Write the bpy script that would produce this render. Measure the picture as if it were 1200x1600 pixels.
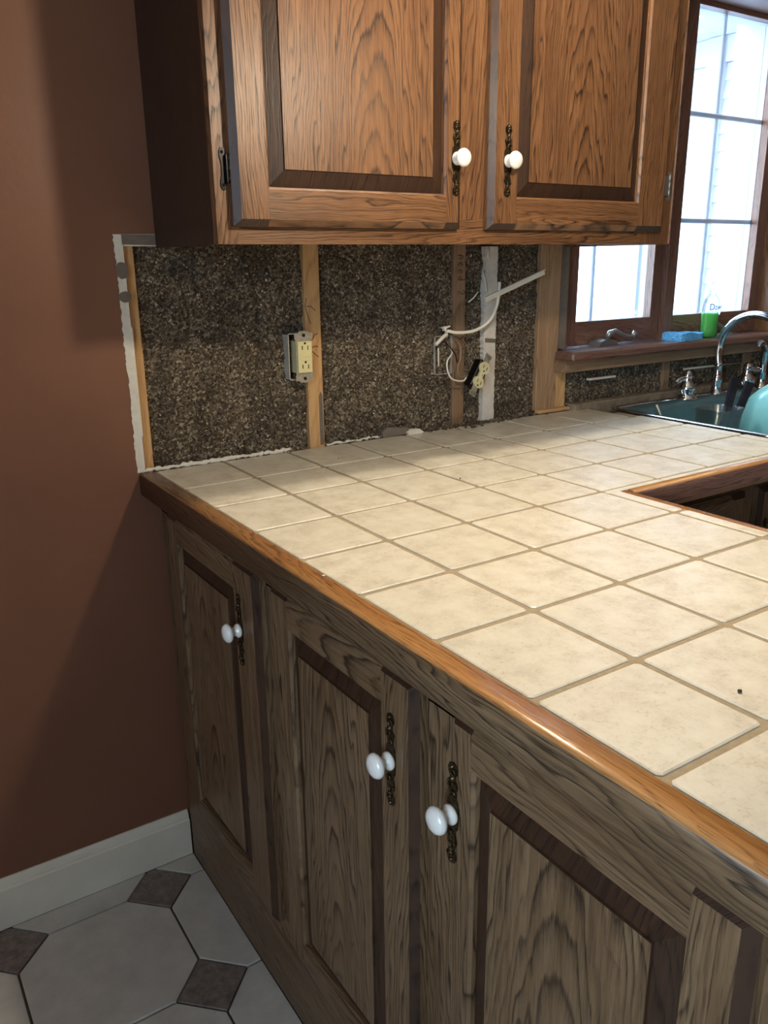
import bpy, bmesh, math, random
from mathutils import Vector, Matrix, noise

for o in list(bpy.data.objects):
    bpy.data.objects.remove(o, do_unlink=True)
SC = bpy.context.scene
COL = SC.collection
PI = math.pi

# ------------------------------------------------------------------ camera
FPX = 1279.1
CAMLOC = Vector((-0.4845, -1.4299, 1.3130))
yaw, pitch, roll = 0.579, 0.297, -0.013
_f = Vector((math.sin(yaw)*math.cos(pitch), math.cos(yaw)*math.cos(pitch), -math.sin(pitch)))
_r = Vector((math.cos(yaw), -math.sin(yaw), 0))
_u = _r.cross(_f)
_R = _r*math.cos(roll) + _u*math.sin(roll)
_U = -_r*math.sin(roll) + _u*math.cos(roll)
cam = bpy.data.cameras.new('camera')
cam_o = bpy.data.objects.new('camera', cam)
COL.objects.link(cam_o)
cam.sensor_fit = 'HORIZONTAL'
cam.sensor_width = 36.0
cam.lens = FPX/1200*36.0
cam.clip_start = 0.02
cam_o.matrix_world = Matrix(((_R.x, _U.x, -_f.x, CAMLOC.x), (_R.y, _U.y, -_f.y, CAMLOC.y), (_R.z, _U.z, -_f.z, CAMLOC.z), (0, 0, 0, 1)))
SC.camera = cam_o

# ------------------------------------------------------------------ world and light
SC.view_settings.view_transform = 'Standard'
SC.view_settings.look = 'None'
SC.view_settings.gamma = 1
SC.view_settings.use_curve_mapping = False
SC.view_settings.exposure = 0.0
world = bpy.data.worlds.new('overcast_sky')
SC.world = world
world.use_nodes = True
wn = world.node_tree
wn.nodes['Background'].inputs[0].default_value = (0.64, 0.82, 1.0, 1)
wn.nodes['Background'].inputs[1].default_value = 16.0

def portal(name, loc, rot, sx, sy):
    l = bpy.data.lights.new(name, 'AREA'); l.shape = 'RECTANGLE'; l.size = sx; l.size_y = sy
    l.cycles.is_portal = True
    o = bpy.data.objects.new(name, l); COL.objects.link(o); o.location = loc; o.rotation_euler = rot
portal('kitchen_window_portal', (1.61, 0.285, 1.53), (-PI/2, 0, 0), 0.94, 0.95)
portal('dining_window_portal', (-1.74, -2.2, 1.45), (0, -PI/2, 0), 1.3, 1.4)

def lamp(name, loc, watts, color, radius, parent=None):
    l = bpy.data.lights.new(name, 'POINT'); l.energy = watts; l.color = color; l.shadow_soft_size = radius
    o = bpy.data.objects.new(name, l); COL.objects.link(o); o.location = loc
    if parent: o.parent = parent; o.location = Vector(loc) - parent.location
    return o

# ------------------------------------------------------------------ materials
def srgb(r, g, b):
    def c(v):
        v /= 255.0
        return v/12.92 if v <= 0.04045 else ((v+0.055)/1.055)**2.4
    return (c(r), c(g), c(b), 1.0)

class NT:
    def __init__(s, name):
        s.m = bpy.data.materials.new(name); s.m.use_nodes = True
        s.t = s.m.node_tree; s.n = s.t.nodes; s.b = s.n['Principled BSDF']
    def node(s, typ, **kw):
        n = s.n.new(typ)
        for k, v in kw.items(): setattr(n, k, v)
        return n
    def link(s, a, b): s.t.links.new(a, b)
    def math(s, op, a, b=None, c=None, clamp=False):
        n = s.node('ShaderNodeMath', operation=op); n.use_clamp = clamp
        for i, v in enumerate((a, b, c)):
            if v is None: continue
            if isinstance(v, (int, float)): n.inputs[i].default_value = v
            else: s.link(v, n.inputs[i])
        return n.outputs[0]
    def comb(s, x, y, z):
        n = s.node('ShaderNodeCombineXYZ')
        for i, v in enumerate((x, y, z)):
            if isinstance(v, (int, float)): n.inputs[i].default_value = v
            else: s.link(v, n.inputs[i])
        return n.outputs[0]
    def noise(s, vec, scale=1.0, detail=3.0, rough=0.5, dist=0.0):
        n = s.node('ShaderNodeTexNoise'); n.inputs['Scale'].default_value = scale
        n.inputs['Detail'].default_value = detail; n.inputs['Roughness'].default_value = rough
        n.inputs['Distortion'].default_value = dist
        s.link(vec, n.inputs['Vector']); return n.outputs[0]
    def ramp(s, fac, stops, interp='LINEAR'):
        n = s.node('ShaderNodeValToRGB'); n.color_ramp.interpolation = interp
        e = n.color_ramp.elements
        while len(e) < len(stops): e.new(0.5)
        for i, (p, c) in enumerate(stops):
            e[i].position = p; e[i].color = c if len(c) == 4 else (*c, 1)
        s.link(fac, n.inputs[0]); return n.outputs[0]
    def mix(s, fac, a, b, blend='MIX'):
        n = s.node('ShaderNodeMix', data_type='RGBA', blend_type=blend)
        if isinstance(fac, (int, float)): n.inputs[0].default_value = fac
        else: s.link(fac, n.inputs[0])
        for i, v in ((6, a), (7, b)):
            if isinstance(v, tuple): n.inputs[i].default_value = v
            else: s.link(v, n.inputs[i])
        return n.outputs[2]
    def objco(s):
        return s.node('ShaderNodeTexCoord').outputs['Object']
    def bump(s, h, strength, dist=0.001):
        n = s.node('ShaderNodeBump'); n.inputs['Strength'].default_value = strength
        n.inputs['Distance'].default_value = dist; s.link(h, n.inputs['Height'])
        s.link(n.outputs[0], s.b.inputs['Normal'])

def set_b(b, rough=0.5, metal=0.0, spec=None, coat=None, col=None, trans=None, ior=None):
    b.inputs['Roughness'].default_value = rough; b.inputs['Metallic'].default_value = metal
    if spec is not None: b.inputs['Specular IOR Level'].default_value = spec
    if coat is not None: b.inputs['Coat Weight'].default_value = coat; b.inputs['Coat Roughness'].default_value = 0.2
    if col is not None: b.inputs['Base Color'].default_value = col
    if trans is not None: b.inputs['Transmission Weight'].default_value = trans
    if ior is not None: b.inputs['IOR'].default_value = ior

def plain(name, col, rough=0.5, metal=0.0, var=0.12, scale=30.0, bump=0.0, **kw):
    t = NT(name); set_b(t.b, rough, metal, **kw)
    co = t.objco()
    n = t.noise(co, scale, 4, 0.6)
    dark = tuple(c*(1-var) for c in col[:3]) + (1,); lite = tuple(min(1, c*(1+var)) for c in col[:3]) + (1,)
    t.link(t.ramp(n, [(0.3, dark), (0.7, lite)]), t.b.inputs['Base Color'])
    if bump: t.bump(t.noise(co, scale*6, 3), bump)
    return t.m

def oak(name, axis, light, mid, dark, ring=0.010, rough=0.42, cath=True, pores=1.0, contrast=1.0):
    """Flat-sawn oak: growth rings of a slightly tilted trunk cut by the board, with pores along the grain."""
    t = NT(name); set_b(t.b, rough, spec=0.4)
    sep = t.node('ShaderNodeSeparateXYZ'); t.link(t.objco(), sep.inputs[0])
    X, Y, Z = sep.outputs
    if axis == 'z': w, l = t.math('ADD', X, Y), Z
    elif axis == 'x': w, l = t.math('ADD', Z, Y), X
    else: w, l = t.math('ADD', Z, X), Y
    rnd = t.node('ShaderNodeObjectInfo').outputs['Random']
    gw = t.node('ShaderNodeAttribute', attribute_type='OBJECT', attribute_name='grain_center').outputs['Fac']
    gl = t.node('ShaderNodeAttribute', attribute_type='OBJECT', attribute_name='grain_origin').outputs['Fac']
    w = t.math('SUBTRACT', w, gw); l = t.math('SUBTRACT', l, gl)
    seedv = t.math('MULTIPLY', rnd, 37.0)
    warp = t.noise(t.comb(t.math('MULTIPLY', w, 13), t.math('MULTIPLY', l, 1.7), seedv), 1, 3, 0.62)
    warp2 = t.noise(t.comb(t.math('MULTIPLY', w, 190), t.math('MULTIPLY', l, 11), seedv), 1, 3, 0.7)
    side = t.math('MULTIPLY', rnd, 0.02 if cath else 0.05)
    wo = t.math('ADD', w, side)
    wo = t.math('ADD', wo, t.math('MULTIPLY', t.math('SUBTRACT', warp, 0.5), 0.10))
    D = t.math('ADD', t.math('MULTIPLY', l, 0.085), 0.070)
    r = t.math('SQRT', t.math('ADD', t.math('MULTIPLY', wo, wo), t.math('MULTIPLY', D, D)))
    r = t.math('ADD', r, t.math('MULTIPLY', warp2, 0.0026))
    q = t.math('DIVIDE', r, ring*0.50)
    fr = t.math('FRACT', q)
    cell = t.math('FLOOR', q)
    rs = t.noise(t.comb(t.math('MULTIPLY', cell, 0.9), t.math('ADD', seedv, t.math('MULTIPLY', l, 1.5)), 0.3), 1.7, 1)
    grain = t.ramp(fr, [(0.0, (0.55,)*3), (0.08, (0.0,)*3), (0.45, (0.02,)*3), (0.78, (0.45,)*3), (0.92, (1.0,)*3), (1.0, (0.6,)*3)])
    grain = t.math('MULTIPLY', grain, t.math('MULTIPLY_ADD', rs, 2.6, -0.55, clamp=True), clamp=True)
    pn = t.noise(t.comb(t.math('MULTIPLY', w, 700), t.math('MULTIPLY', l, 26), seedv), 1, 2, 0.6)
    pore = t.ramp(pn, [(0.50, (0,)*3), (0.62, (1,)*3)])
    pore = t.math('MULTIPLY', pore, t.math('MULTIPLY_ADD', grain, 0.75, 0.28*pores), clamp=True)
    streak = t.noise(t.comb(t.math('MULTIPLY', w, 130), t.math('MULTIPLY', l, 3), seedv), 1, 3, 0.6)
    blot = t.noise(t.comb(t.math('MULTIPLY', w, 14), t.math('MULTIPLY', l, 3), seedv), 1, 3, 0.6)
    base = t.mix(t.ramp(t.math('ADD', t.math('MULTIPLY', streak, 0.6), t.math('MULTIPLY', blot, 0.4)), [(0.36, (0,)*3), (0.62, (1,)*3)]), mid, light)
    c = t.mix(t.math('MULTIPLY', grain, 0.85*contrast, clamp=True), base, dark)
    c = t.mix(pore, c, tuple(v*0.65 for v in dark[:3]) + (1,))
    t.link(c, t.b.inputs['Base Color'])
    h = t.math('SUBTRACT', 1.0, t.math('ADD', t.math('MULTIPLY', pore, 0.7), t.math('MULTIPLY', grain, 0.35)))
    t.bump(h, 0.35, 0.0006)
    return t.m

def oak_set(prefix, light, mid, dark, **kw):
    return {a: oak(f'{prefix}_{a}', a, light, mid, dark, **kw) for a in 'xyz'}

OAK = oak_set('honey_oak', srgb(130, 92, 60), srgb(102, 68, 43), srgb(44, 26, 16))
OAKB = oak_set('dim_light_oak', srgb(130, 104, 76), srgb(100, 76, 52), srgb(38, 27, 19), ring=0.011)  # same wood as the honey oak; dim light is mixed into this greyer colour
OAKD = oak_set('stained_shaded_oak', srgb(66, 44, 30), srgb(52, 34, 22), srgb(28, 17, 11), contrast=0.6)
OAKE = oak_set('edging_oak', srgb(176, 128, 78), srgb(158, 108, 62), srgb(104, 64, 34), rough=0.24, contrast=0.55)
PINE = oak_set('framing_pine', srgb(206, 164, 112), srgb(192, 148, 98), srgb(166, 116, 72), ring=0.016, rough=0.75, pores=0.1, contrast=0.6)
PINED = oak_set('dusty_pine', srgb(148, 118, 90), srgb(130, 102, 76), srgb(96, 72, 52), ring=0.016, rough=0.85, pores=0.2, contrast=0.5)
PINEM = oak_set('aged_pine', srgb(172, 138, 104), srgb(154, 120, 88), srgb(116, 86, 60), ring=0.016, rough=0.8, pores=0.2, contrast=0.5)
WINW = oak_set('window_oak', srgb(130, 96, 80), srgb(108, 76, 64), srgb(58, 38, 32), contrast=0.7, rough=0.28)

M = {}
# brown wall paint
t = NT('brown_wall_paint'); set_b(t.b, 0.45, spec=0.35)
n = t.noise(t.objco(), 3, 4, 0.6)
t.link(t.ramp(n, [(0.3, srgb(118, 80, 61)), (0.7, srgb(128, 87, 66))]), t.b.inputs['Base Color'])
t.bump(t.noise(t.objco(), 90, 3), 0.12, 0.002); M['wall'] = t.m
M['ceiling'] = plain('ceiling_paint', srgb(222, 216, 204), 0.8, bump=0.1)
# cream counter tile
t = NT('cream_tile'); set_b(t.b, 0.42, spec=0.5)
co = t.objco(); rnd = t.node('ShaderNodeObjectInfo').outputs['Random']
n1 = t.noise(co, 22, 5, 0.65); n2 = t.noise(co, 210, 3, 0.7)
base = t.ramp(n1, [(0.32, srgb(186, 176, 157)), (0.5, srgb(206, 197, 178)), (0.68, srgb(216, 209, 192))])
base = t.mix(t.math('MULTIPLY', rnd, 0.35), base, srgb(196, 188, 170))
pit = t.math('MULTIPLY', t.ramp(n2, [(0.54, (0,)*3), (0.66, (1,)*3)]), t.ramp(n1, [(0.42, (0.8,)*3), (0.60, (0.1,)*3)]))
base = t.mix(t.math('MULTIPLY', pit, 0.55), base, srgb(160, 142, 112))
t.link(base, t.b.inputs['Base Color'])
t.link(t.ramp(n1, [(0.3, (0.46,)*3), (0.7, (0.34,)*3)]), t.b.inputs['Roughness'])
t.bump(t.math('SUBTRACT', t.math('MULTIPLY', n1, 0.6), pit), 0.25, 0.0006); M['tile'] = t.m
M['grout'] = plain('tan_grout', srgb(150, 134, 108), 0.9, var=0.14, scale=120, bump=0.4)
M['substrate'] = plain('dirty_plywood_backer', srgb(128, 112, 92), 0.9, var=0.4, scale=28, bump=0.5)
# floor
t = NT('pale_vinyl_octagon'); set_b(t.b, 0.38, spec=0.4)
n1 = t.noise(t.objco(), 11, 5, 0.7)
t.link(t.ramp(n1, [(0.3, srgb(178, 174, 166)), (0.7, srgb(202, 198, 190))]), t.b.inputs['Base Color'])
t.bump(n1, 0.1, 0.001); M['floor'] = t.m
t = NT('dark_vinyl_dot'); set_b(t.b, 0.45, spec=0.4)
n1 = t.noise(t.objco(), 45, 5, 0.75)
t.link(t.ramp(n1, [(0.34, srgb(92, 84, 78)), (0.66, srgb(140, 128, 120))]), t.b.inputs['Base Color'])
t.bump(n1, 0.3, 0.001); M['dot'] = t.m
M['floor_joint'] = plain('floor_joint', srgb(92, 86, 80), 0.8)
M['basepaint'] = plain('cream_trim_paint', srgb(222, 215, 198), 0.4, var=0.05, scale=12)
# insulation
t = NT('grey_brown_cellulose'); set_b(t.b, 0.95, spec=0.1)
co = t.objco()
v = t.node('ShaderNodeTexVoronoi'); v.inputs['Scale'].default_value = 240; t.link(co, v.inputs['Vector'])
s2 = t.node('ShaderNodeSeparateColor'); t.link(v.outputs['Color'], s2.inputs[0])
n1 = t.noise(co, 14, 4, 0.6); n2 = t.noise(co, 500, 2, 0.6)
val = t.math('ADD', t.math('MULTIPLY', s2.outputs[0], 0.6), t.math('MULTIPLY', n2, 0.5))
c = t.ramp(val, [(0.15, srgb(40, 34, 28)), (0.5, srgb(92, 80, 65)), (0.74, srgb(130, 115, 95)), (0.9, srgb(184, 168, 144))])
c = t.mix(t.ramp(n1, [(0.35, (0.6,)*3), (0.6, (0,)*3)]), c, srgb(44, 38, 32))
t.link(c, t.b.inputs['Base Color'])
t.bump(val, 0.9, 0.003); M['insul'] = t.m
t = NT('insulation_flakes'); set_b(t.b, 0.95, spec=0.1)
v = t.node('ShaderNodeTexVoronoi'); v.inputs['Scale'].default_value = 120; t.link(t.objco(), v.inputs['Vector'])
s2 = t.node('ShaderNodeSeparateColor'); t.link(v.outputs['Color'], s2.inputs[0])
t.link(t.ramp(s2.outputs[0], [(0.0, srgb(66, 54, 42)), (0.55, srgb(112, 96, 78)), (0.85, srgb(150, 136, 116)), (1.0, srgb(196, 184, 164))]), t.b.inputs['Base Color'])
M['flake'] = t.m
M['gypsum'] = plain('torn_white_gypsum', srgb(214, 206, 190), 0.9, var=0.08, scale=60, bump=0.5)
M['greypaper'] = plain('grey_paper_backing', srgb(112, 100, 88), 0.9, var=0.12, scale=60, bump=0.3)
M['whitestrip'] = plain('whitewashed_stud', srgb(206, 196, 182), 0.85, var=0.1, scale=50, bump=0.4)
M['porcelain'] = plain('white_porcelain', srgb(236, 232, 224), 0.16, var=0.01, coat=0.6)
t = NT('antique_brass'); set_b(t.b, 0.36, 0.85)
n1 = t.noise(t.objco(), 260, 3)
t.link(t.ramp(n1, [(0.35, srgb(40, 34, 24)), (0.7, srgb(104, 86, 58))]), t.b.inputs['Base Color']); M['brass'] = t.m
M['black'] = plain('black_iron', srgb(34, 32, 32), 0.32, 0.8)
M['chrome'] = plain('chrome', srgb(214, 216, 220), 0.08, 1.0, var=0.03)
M['steel'] = plain('brushed_sink_steel', srgb(84, 116, 122), 0.42, 0.25, var=0.1, scale=60)
M['rim'] = plain('bright_sink_rim', srgb(216, 222, 226), 0.16, 1.0, var=0.03)
M['crank'] = plain('grey_crank_glint_metal', srgb(150, 152, 150), 0.35, 0.8, var=0.05)
M['cream'] = plain('ivory_plastic', srgb(222, 208, 152), 0.4, var=0.03)
M['ivory'] = plain('old_ivory_plastic', srgb(206, 196, 154), 0.5, var=0.08)
M['boxplastic'] = plain('pale_box_plastic', srgb(176, 170, 156), 0.6, var=0.1)
M['darkslot'] = plain('dark_slot', srgb(22, 18, 15), 0.8)
M['zinc'] = plain('zinc_yoke', srgb(176, 168, 152), 0.45, 0.6, var=0.2, scale=200)
M['cable'] = plain('white_cable_sheath', srgb(224, 216, 198), 0.5, var=0.06)
M['wirecu'] = plain('dull_bare_wire', srgb(150, 128, 104), 0.5, 0.4)
M['pencil'] = plain('pencil_line', srgb(60, 46, 36), 0.9)
M['white_ext'] = plain('white_siding_paint', srgb(196, 207, 222), 0.6, var=0.02)
M['ground'] = plain('pale_patio', srgb(190, 190, 186), 0.9)
M['bowl'] = plain('aqua_enamel', srgb(140, 212, 220), 0.14, var=0.1, scale=10, coat=0.5)
M['knife'] = plain('black_handle', srgb(24, 26, 34), 0.3)
M['blade'] = plain('knife_steel', srgb(190, 194, 200), 0.18, 1.0)
M['red'] = plain('dark_red_plastic', srgb(120, 40, 34), 0.4)
M['bluecap'] = plain('blue_print', srgb(40, 72, 150), 0.4)
M['bulb'] = None
t = NT('blue_sponge'); set_b(t.b, 0.95, spec=0.1)
v = t.node('ShaderNodeTexVoronoi'); v.inputs['Scale'].default_value = 220; t.link(t.objco(), v.inputs['Vector'])
t.link(t.ramp(v.outputs[0], [(0.15, srgb(52, 116, 176)), (0.5, srgb(110, 180, 226))]), t.b.inputs['Base Color'])
t.bump(v.outputs[0], 0.9, 0.002); M['sponge'] = t.m

def clearmat(name, tint, gloss=0.06, rough=0.02):
    m = bpy.data.materials.new(name); m.use_nodes = True; nt = m.node_tree; nt.nodes.clear()
    out = nt.nodes.new('ShaderNodeOutputMaterial'); mx = nt.nodes.new('ShaderNodeMixShader')
    tr = nt.nodes.new('ShaderNodeBsdfTransparent'); gl = nt.nodes.new('ShaderNodeBsdfGlossy')
    fr = nt.nodes.new('ShaderNodeLayerWeight'); fr.inputs[0].default_value = 0.25
    mt = nt.nodes.new('ShaderNodeMath'); mt.operation = 'MULTIPLY_ADD'; mt.inputs[1].default_value = 0.5; mt.inputs[2].default_value = gloss*0.5
    nt.links.new(fr.outputs['Fresnel'], mt.inputs[0]); nt.links.new(mt.outputs[0], mx.inputs[0])
    tr.inputs[0].default_value = tint; gl.inputs['Roughness'].default_value = rough
    nt.links.new(tr.outputs[0], mx.inputs[1]); nt.links.new(gl.outputs[0], mx.inputs[2]); nt.links.new(mx.outputs[0], out.inputs[0])
    return m
M['glass'] = clearmat('window_glass', (0.97, 0.985, 1, 1))
M['clearplastic'] = clearmat('clear_plastic', (0.90, 0.95, 0.96, 1), 0.22, 0.25)
M['bottleclear'] = clearmat('clear_bottle', (0.93, 0.97, 0.97, 1), 0.1, 0.05)
M['soap'] = plain('green_dish_soap', srgb(120, 232, 118), 0.1, var=0.05, trans=0.45, ior=1.35)
t = NT('warm_bulb_glass'); set_b(t.b, 0.4, col=(1, 0.9, 0.7, 1))
t.b.inputs['Emission Color'].default_value = (1, 0.72, 0.4, 1); t.b.inputs['Emission Strength'].default_value = 12; M['bulb'] = t.m

# ------------------------------------------------------------------ mesh helpers
class MB:
    def __init__(s): s.v = []; s.f = []; s.mi = []; s.sm = []
    def add(s, vs, fs, mi=0, smooth=False):
        n = len(s.v); s.v += [Vector(p) for p in vs]
        s.f += [tuple(i+n for i in f) for f in fs]; s.mi += [mi]*len(fs); s.sm += [smooth]*len(fs)
        return s
    def box(s, x0, x1, y0, y1, z0, z1, mi=0, ch=0.0):
        x0, x1 = min(x0, x1), max(x0, x1); y0, y1 = min(y0, y1), max(y0, y1); z0, z1 = min(z0, z1), max(z0, z1)
        if ch <= 0:
            vs = [(x, y, z) for z in (z0, z1) for y in (y0, y1) for x in (x0, x1)]
            return s.add(vs, [(0, 2, 3, 1), (4, 5, 7, 6), (0, 1, 5, 4), (2, 6, 7, 3), (0, 4, 6, 2), (1, 3, 7, 5)], mi)
        bm = bmesh.new(); bmesh.ops.create_cube(bm, size=1)
        for v in bm.verts: v.co = Vector(((x0+x1)/2+v.co.x*(x1-x0), (y0+y1)/2+v.co.y*(y1-y0), (z0+z1)/2+v.co.z*(z1-z0)))
        bmesh.ops.bevel(bm, geom=bm.edges[:], offset=ch, segments=1, affect='EDGES')
        vs = [v.co.copy() for v in bm.verts]; fs = [tuple(v.index for v in f.verts) for f in bm.faces]; bm.free()
        return s.add(vs, fs, mi)
    def prism(s, pts, axis, a, b, mi=0, smooth=False):
        """2D outline pts extruded along axis from a to b; pts are the other two coordinates in xyz order."""
        def P(p, q):
            return {'x': (q, p[0], p[1]), 'y': (p[0], q, p[1]), 'z': (p[0], p[1], q)}[axis]
        n = len(pts); vs = [P(p, a) for p in pts] + [P(p, b) for p in pts]
        fs = [(i, (i+1) % n, n+(i+1) % n, n+i) for i in range(n)]
        s.add(vs, fs, mi, smooth)
        k = len(s.v)-2*n
        s.f += [tuple(k+i for i in range(n))[::-1], tuple(k+n+i for i in range(n))]; s.mi += [mi, mi]; s.sm += [False, False]
        return s
    def tube(s, path, r, seg=8, mi=0, cap=True):
        path = [Vector(p) for p in path]; n = len(path)
        rs = r if isinstance(r, (list, tuple)) else [r]*n
        rings = []; up = Vector((0, 0, 1)); prev = None
        for i, p in enumerate(path):
            d = (path[min(i+1, n-1)] - path[max(i-1, 0)])
            d = d.normalized() if d.length > 1e-9 else Vector((0, 0, 1))
            if prev is None:
                a = up if abs(d.dot(up)) < 0.9 else Vector((1, 0, 0)); u = d.cross(a).normalized()
            else:
                u = (prev - d*prev.dot(d)).normalized()
            prev = u; w = d.cross(u)
            rings.append([p + u*rs[i]*math.cos(2*PI*k/seg) + w*rs[i]*math.sin(2*PI*k/seg) for k in range(seg)])
        vs = [v for rg in rings for v in rg]
        fs = [(i*seg+k, i*seg+(k+1) % seg, (i+1)*seg+(k+1) % seg, (i+1)*seg+k) for i in range(n-1) for k in range(seg)]
        s.add(vs, fs, mi, True)
        if cap:
            k = len(s.v)-n*seg
            s.f += [tuple(k+i for i in range(seg))[::-1], tuple(k+(n-1)*seg+i for i in range(seg))]; s.mi += [mi]*2; s.sm += [False]*2
        return s
    def lathe(s, prof, org, axis=(0, 0, 1), seg=24, mi=0):
        """prof: (radius, distance along axis)"""
        a = Vector(axis).normalized(); t0 = Vector((0, 0, 1)) if abs(a.z) < 0.9 else Vector((1, 0, 0))
        u = a.cross(t0).normalized(); w = a.cross(u); org = Vector(org)
        vs = []
        for r, h in prof:
            for k in range(seg):
                vs.append(org + a*h + (u*math.cos(2*PI*k/seg)+w*math.sin(2*PI*k/seg))*max(r, 1e-5))
        fs = [(i*seg+k, i*seg+(k+1) % seg, (i+1)*seg+(k+1) % seg, (i+1)*seg+k) for i in range(len(prof)-1) for k in range(seg)]
        return s.add(vs, fs, mi, True)
    def build(s, name, mats, parent=None, xf=None):
        me = bpy.data.meshes.new(name)
        org = parent['_o'] if parent is not None and '_o' in parent else (0, 0, 0)
        org = Vector(org)
        vs = [(xf @ v if xf is not None else v) - org for v in s.v]
        me.from_pydata([tuple(v) for v in vs], [], s.f)
        for m in (mats if isinstance(mats, (list, tuple)) else [mats]): me.materials.append(m)
        me.polygons.foreach_set('material_index', s.mi); me.polygons.foreach_set('use_smooth', s.sm)
        bm = bmesh.new(); bm.from_mesh(me); bmesh.ops.recalc_face_normals(bm, faces=bm.faces[:]); bm.to_mesh(me); bm.free()
        me.update()
        o = bpy.data.objects.new(name, me); COL.objects.link(o)
        if parent is not None: o.parent = parent
        o['_o'] = tuple(org)
        return o

def tag(o, label=None, cat=None, group=None, kind=None):
    if label: o['label'] = label
    if cat: o['category'] = cat
    if group: o['group'] = group
    if kind: o['kind'] = kind
    return o
def thing(name, loc, label=None, cat=None, group=None, kind=None):
    o = bpy.data.objects.new(name, None); COL.objects.link(o); o.location = loc; o['_o'] = tuple(loc)
    o.empty_display_size = 0.05
    return tag(o, label, cat, group, kind)
def solo(mb, name, mats, org, label=None, cat=None, group=None, kind=None):
    """a thing that is one mesh, with its origin at org"""
    me_parent = {'_o': org}
    o = mb.build(name, mats)
    for v in o.data.vertices: v.co -= Vector(org)
    o.location = org; o['_o'] = tuple(org)
    return tag(o, label, cat, group, kind)
def grain(o, c, g): o['grain_center'] = float(c); o['grain_origin'] = float(g); return o
RND = random.Random(11)

# ------------------------------------------------------------------ measures
WY = 0.168      # finished face of the back wall
SY = 0.181      # face of the studs
CZ = 0.914      # counter top

# ------------------------------------------------------------------ room shell
b = MB(); b.box(-1.85, 3.7, -4.7, 0.30, -0.12, -0.006)
floor = tag(b.build('floor', M['floor_joint']), kind='structure')
b = MB(); b.box(-1.85, 3.7, -4.7, 0.30, 2.44, 2.52)
tag(b.build('ceiling', M['ceiling']), kind='structure')
wb = MB()
wb.box(-1.75, -0.009, WY, SY-0.0005, -0.006, 2.44)                # painted drywall left of the opening
wb.box(-0.009, 1.145, WY, SY-0.0005, 1.3675, 2.44)
wb.box(-0.009, 3.6, WY, SY-0.0005, -0.006, 0.86)
wb.box(1.145, 2.09, WY, SY-0.0005, 2.01, 2.44)
wb.box(2.09, 3.6, WY, SY-0.0005, 1.03, 2.44)
wb.box(-1.75, 1.11, 0.268, 0.285, -0.006, 2.44)                   # sheathing behind
wb.box(1.11, 2.13, 0.268, 0.285, -0.006, 1.04)
wb.box(1.11, 2.13, 0.268, 0.285, 2.03, 2.44)
wb.box(2.13, 3.6, 0.268, 0.285, -0.006, 2.44)
wall_back = tag(wb.build('wall_back', M['wall']), kind='structure')
b = MB()
b.box(-1.85, -1.75, -4.6, -2.9, -0.006, 2.44); b.box(-1.85, -1.75, -1.5, 0.3, -0.006, 2.44); b.box(-1.85, -1.75, -2.9, -1.5, 2.1, 2.44); b.box(-1.85, -1.75, -2.9, -1.5, -0.006, 0.8)
tag(b.build('wall_left', M['wall']), kind='structure')
b = MB(); b.box(3.6, 3.7, -4.6, 0.3, -0.006, 2.44); tag(b.build('wall_right', M['wall']), kind='structure')
b = MB(); b.box(-1.85, 3.7, -4.7, -4.6, -0.006, 2.44); tag(b.build('wall_front', M['wall']), kind='structure')
# window in the left wall, behind the camera
w2 = thing('window_2', (-1.80, -2.2, 0.8), kind='structure')
b = MB()
for y0, y1, z0, z1 in ((-2.90, -2.85, .8, 2.1), (-1.55, -1.50, .8, 2.1), (-2.22, -2.18, .85, 2.05), (-2.85, -1.55, .8, .85), (-2.85, -1.55, 2.05, 2.1)):
    b.box(-1.82, -1.77, y0, y1, z0, z1)
b.build('window_frame', M['basepaint'], w2)
MB().box(-1.80, -1.796, -2.85, -2.22, .85, 2.05).build('pane', M['glass'], w2)
MB().box(-1.80, -1.796, -2.18, -1.55, .85, 2.05).build('pane', M['glass'], w2)

# baseboard
b = MB()
prof = [(0.1675, 0), (0.1675, 0.113), (0.164, 0.113), (0.160, 0.106), (0.1575, 0.098), (0.1575, 0.094), (0.1535, 0.0915), (0.1535, 0.0)]
b.prism(prof, 'x', -1.75, 0.006)
tag(b.build('baseboard_back', M['basepaint']), kind='structure')

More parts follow.
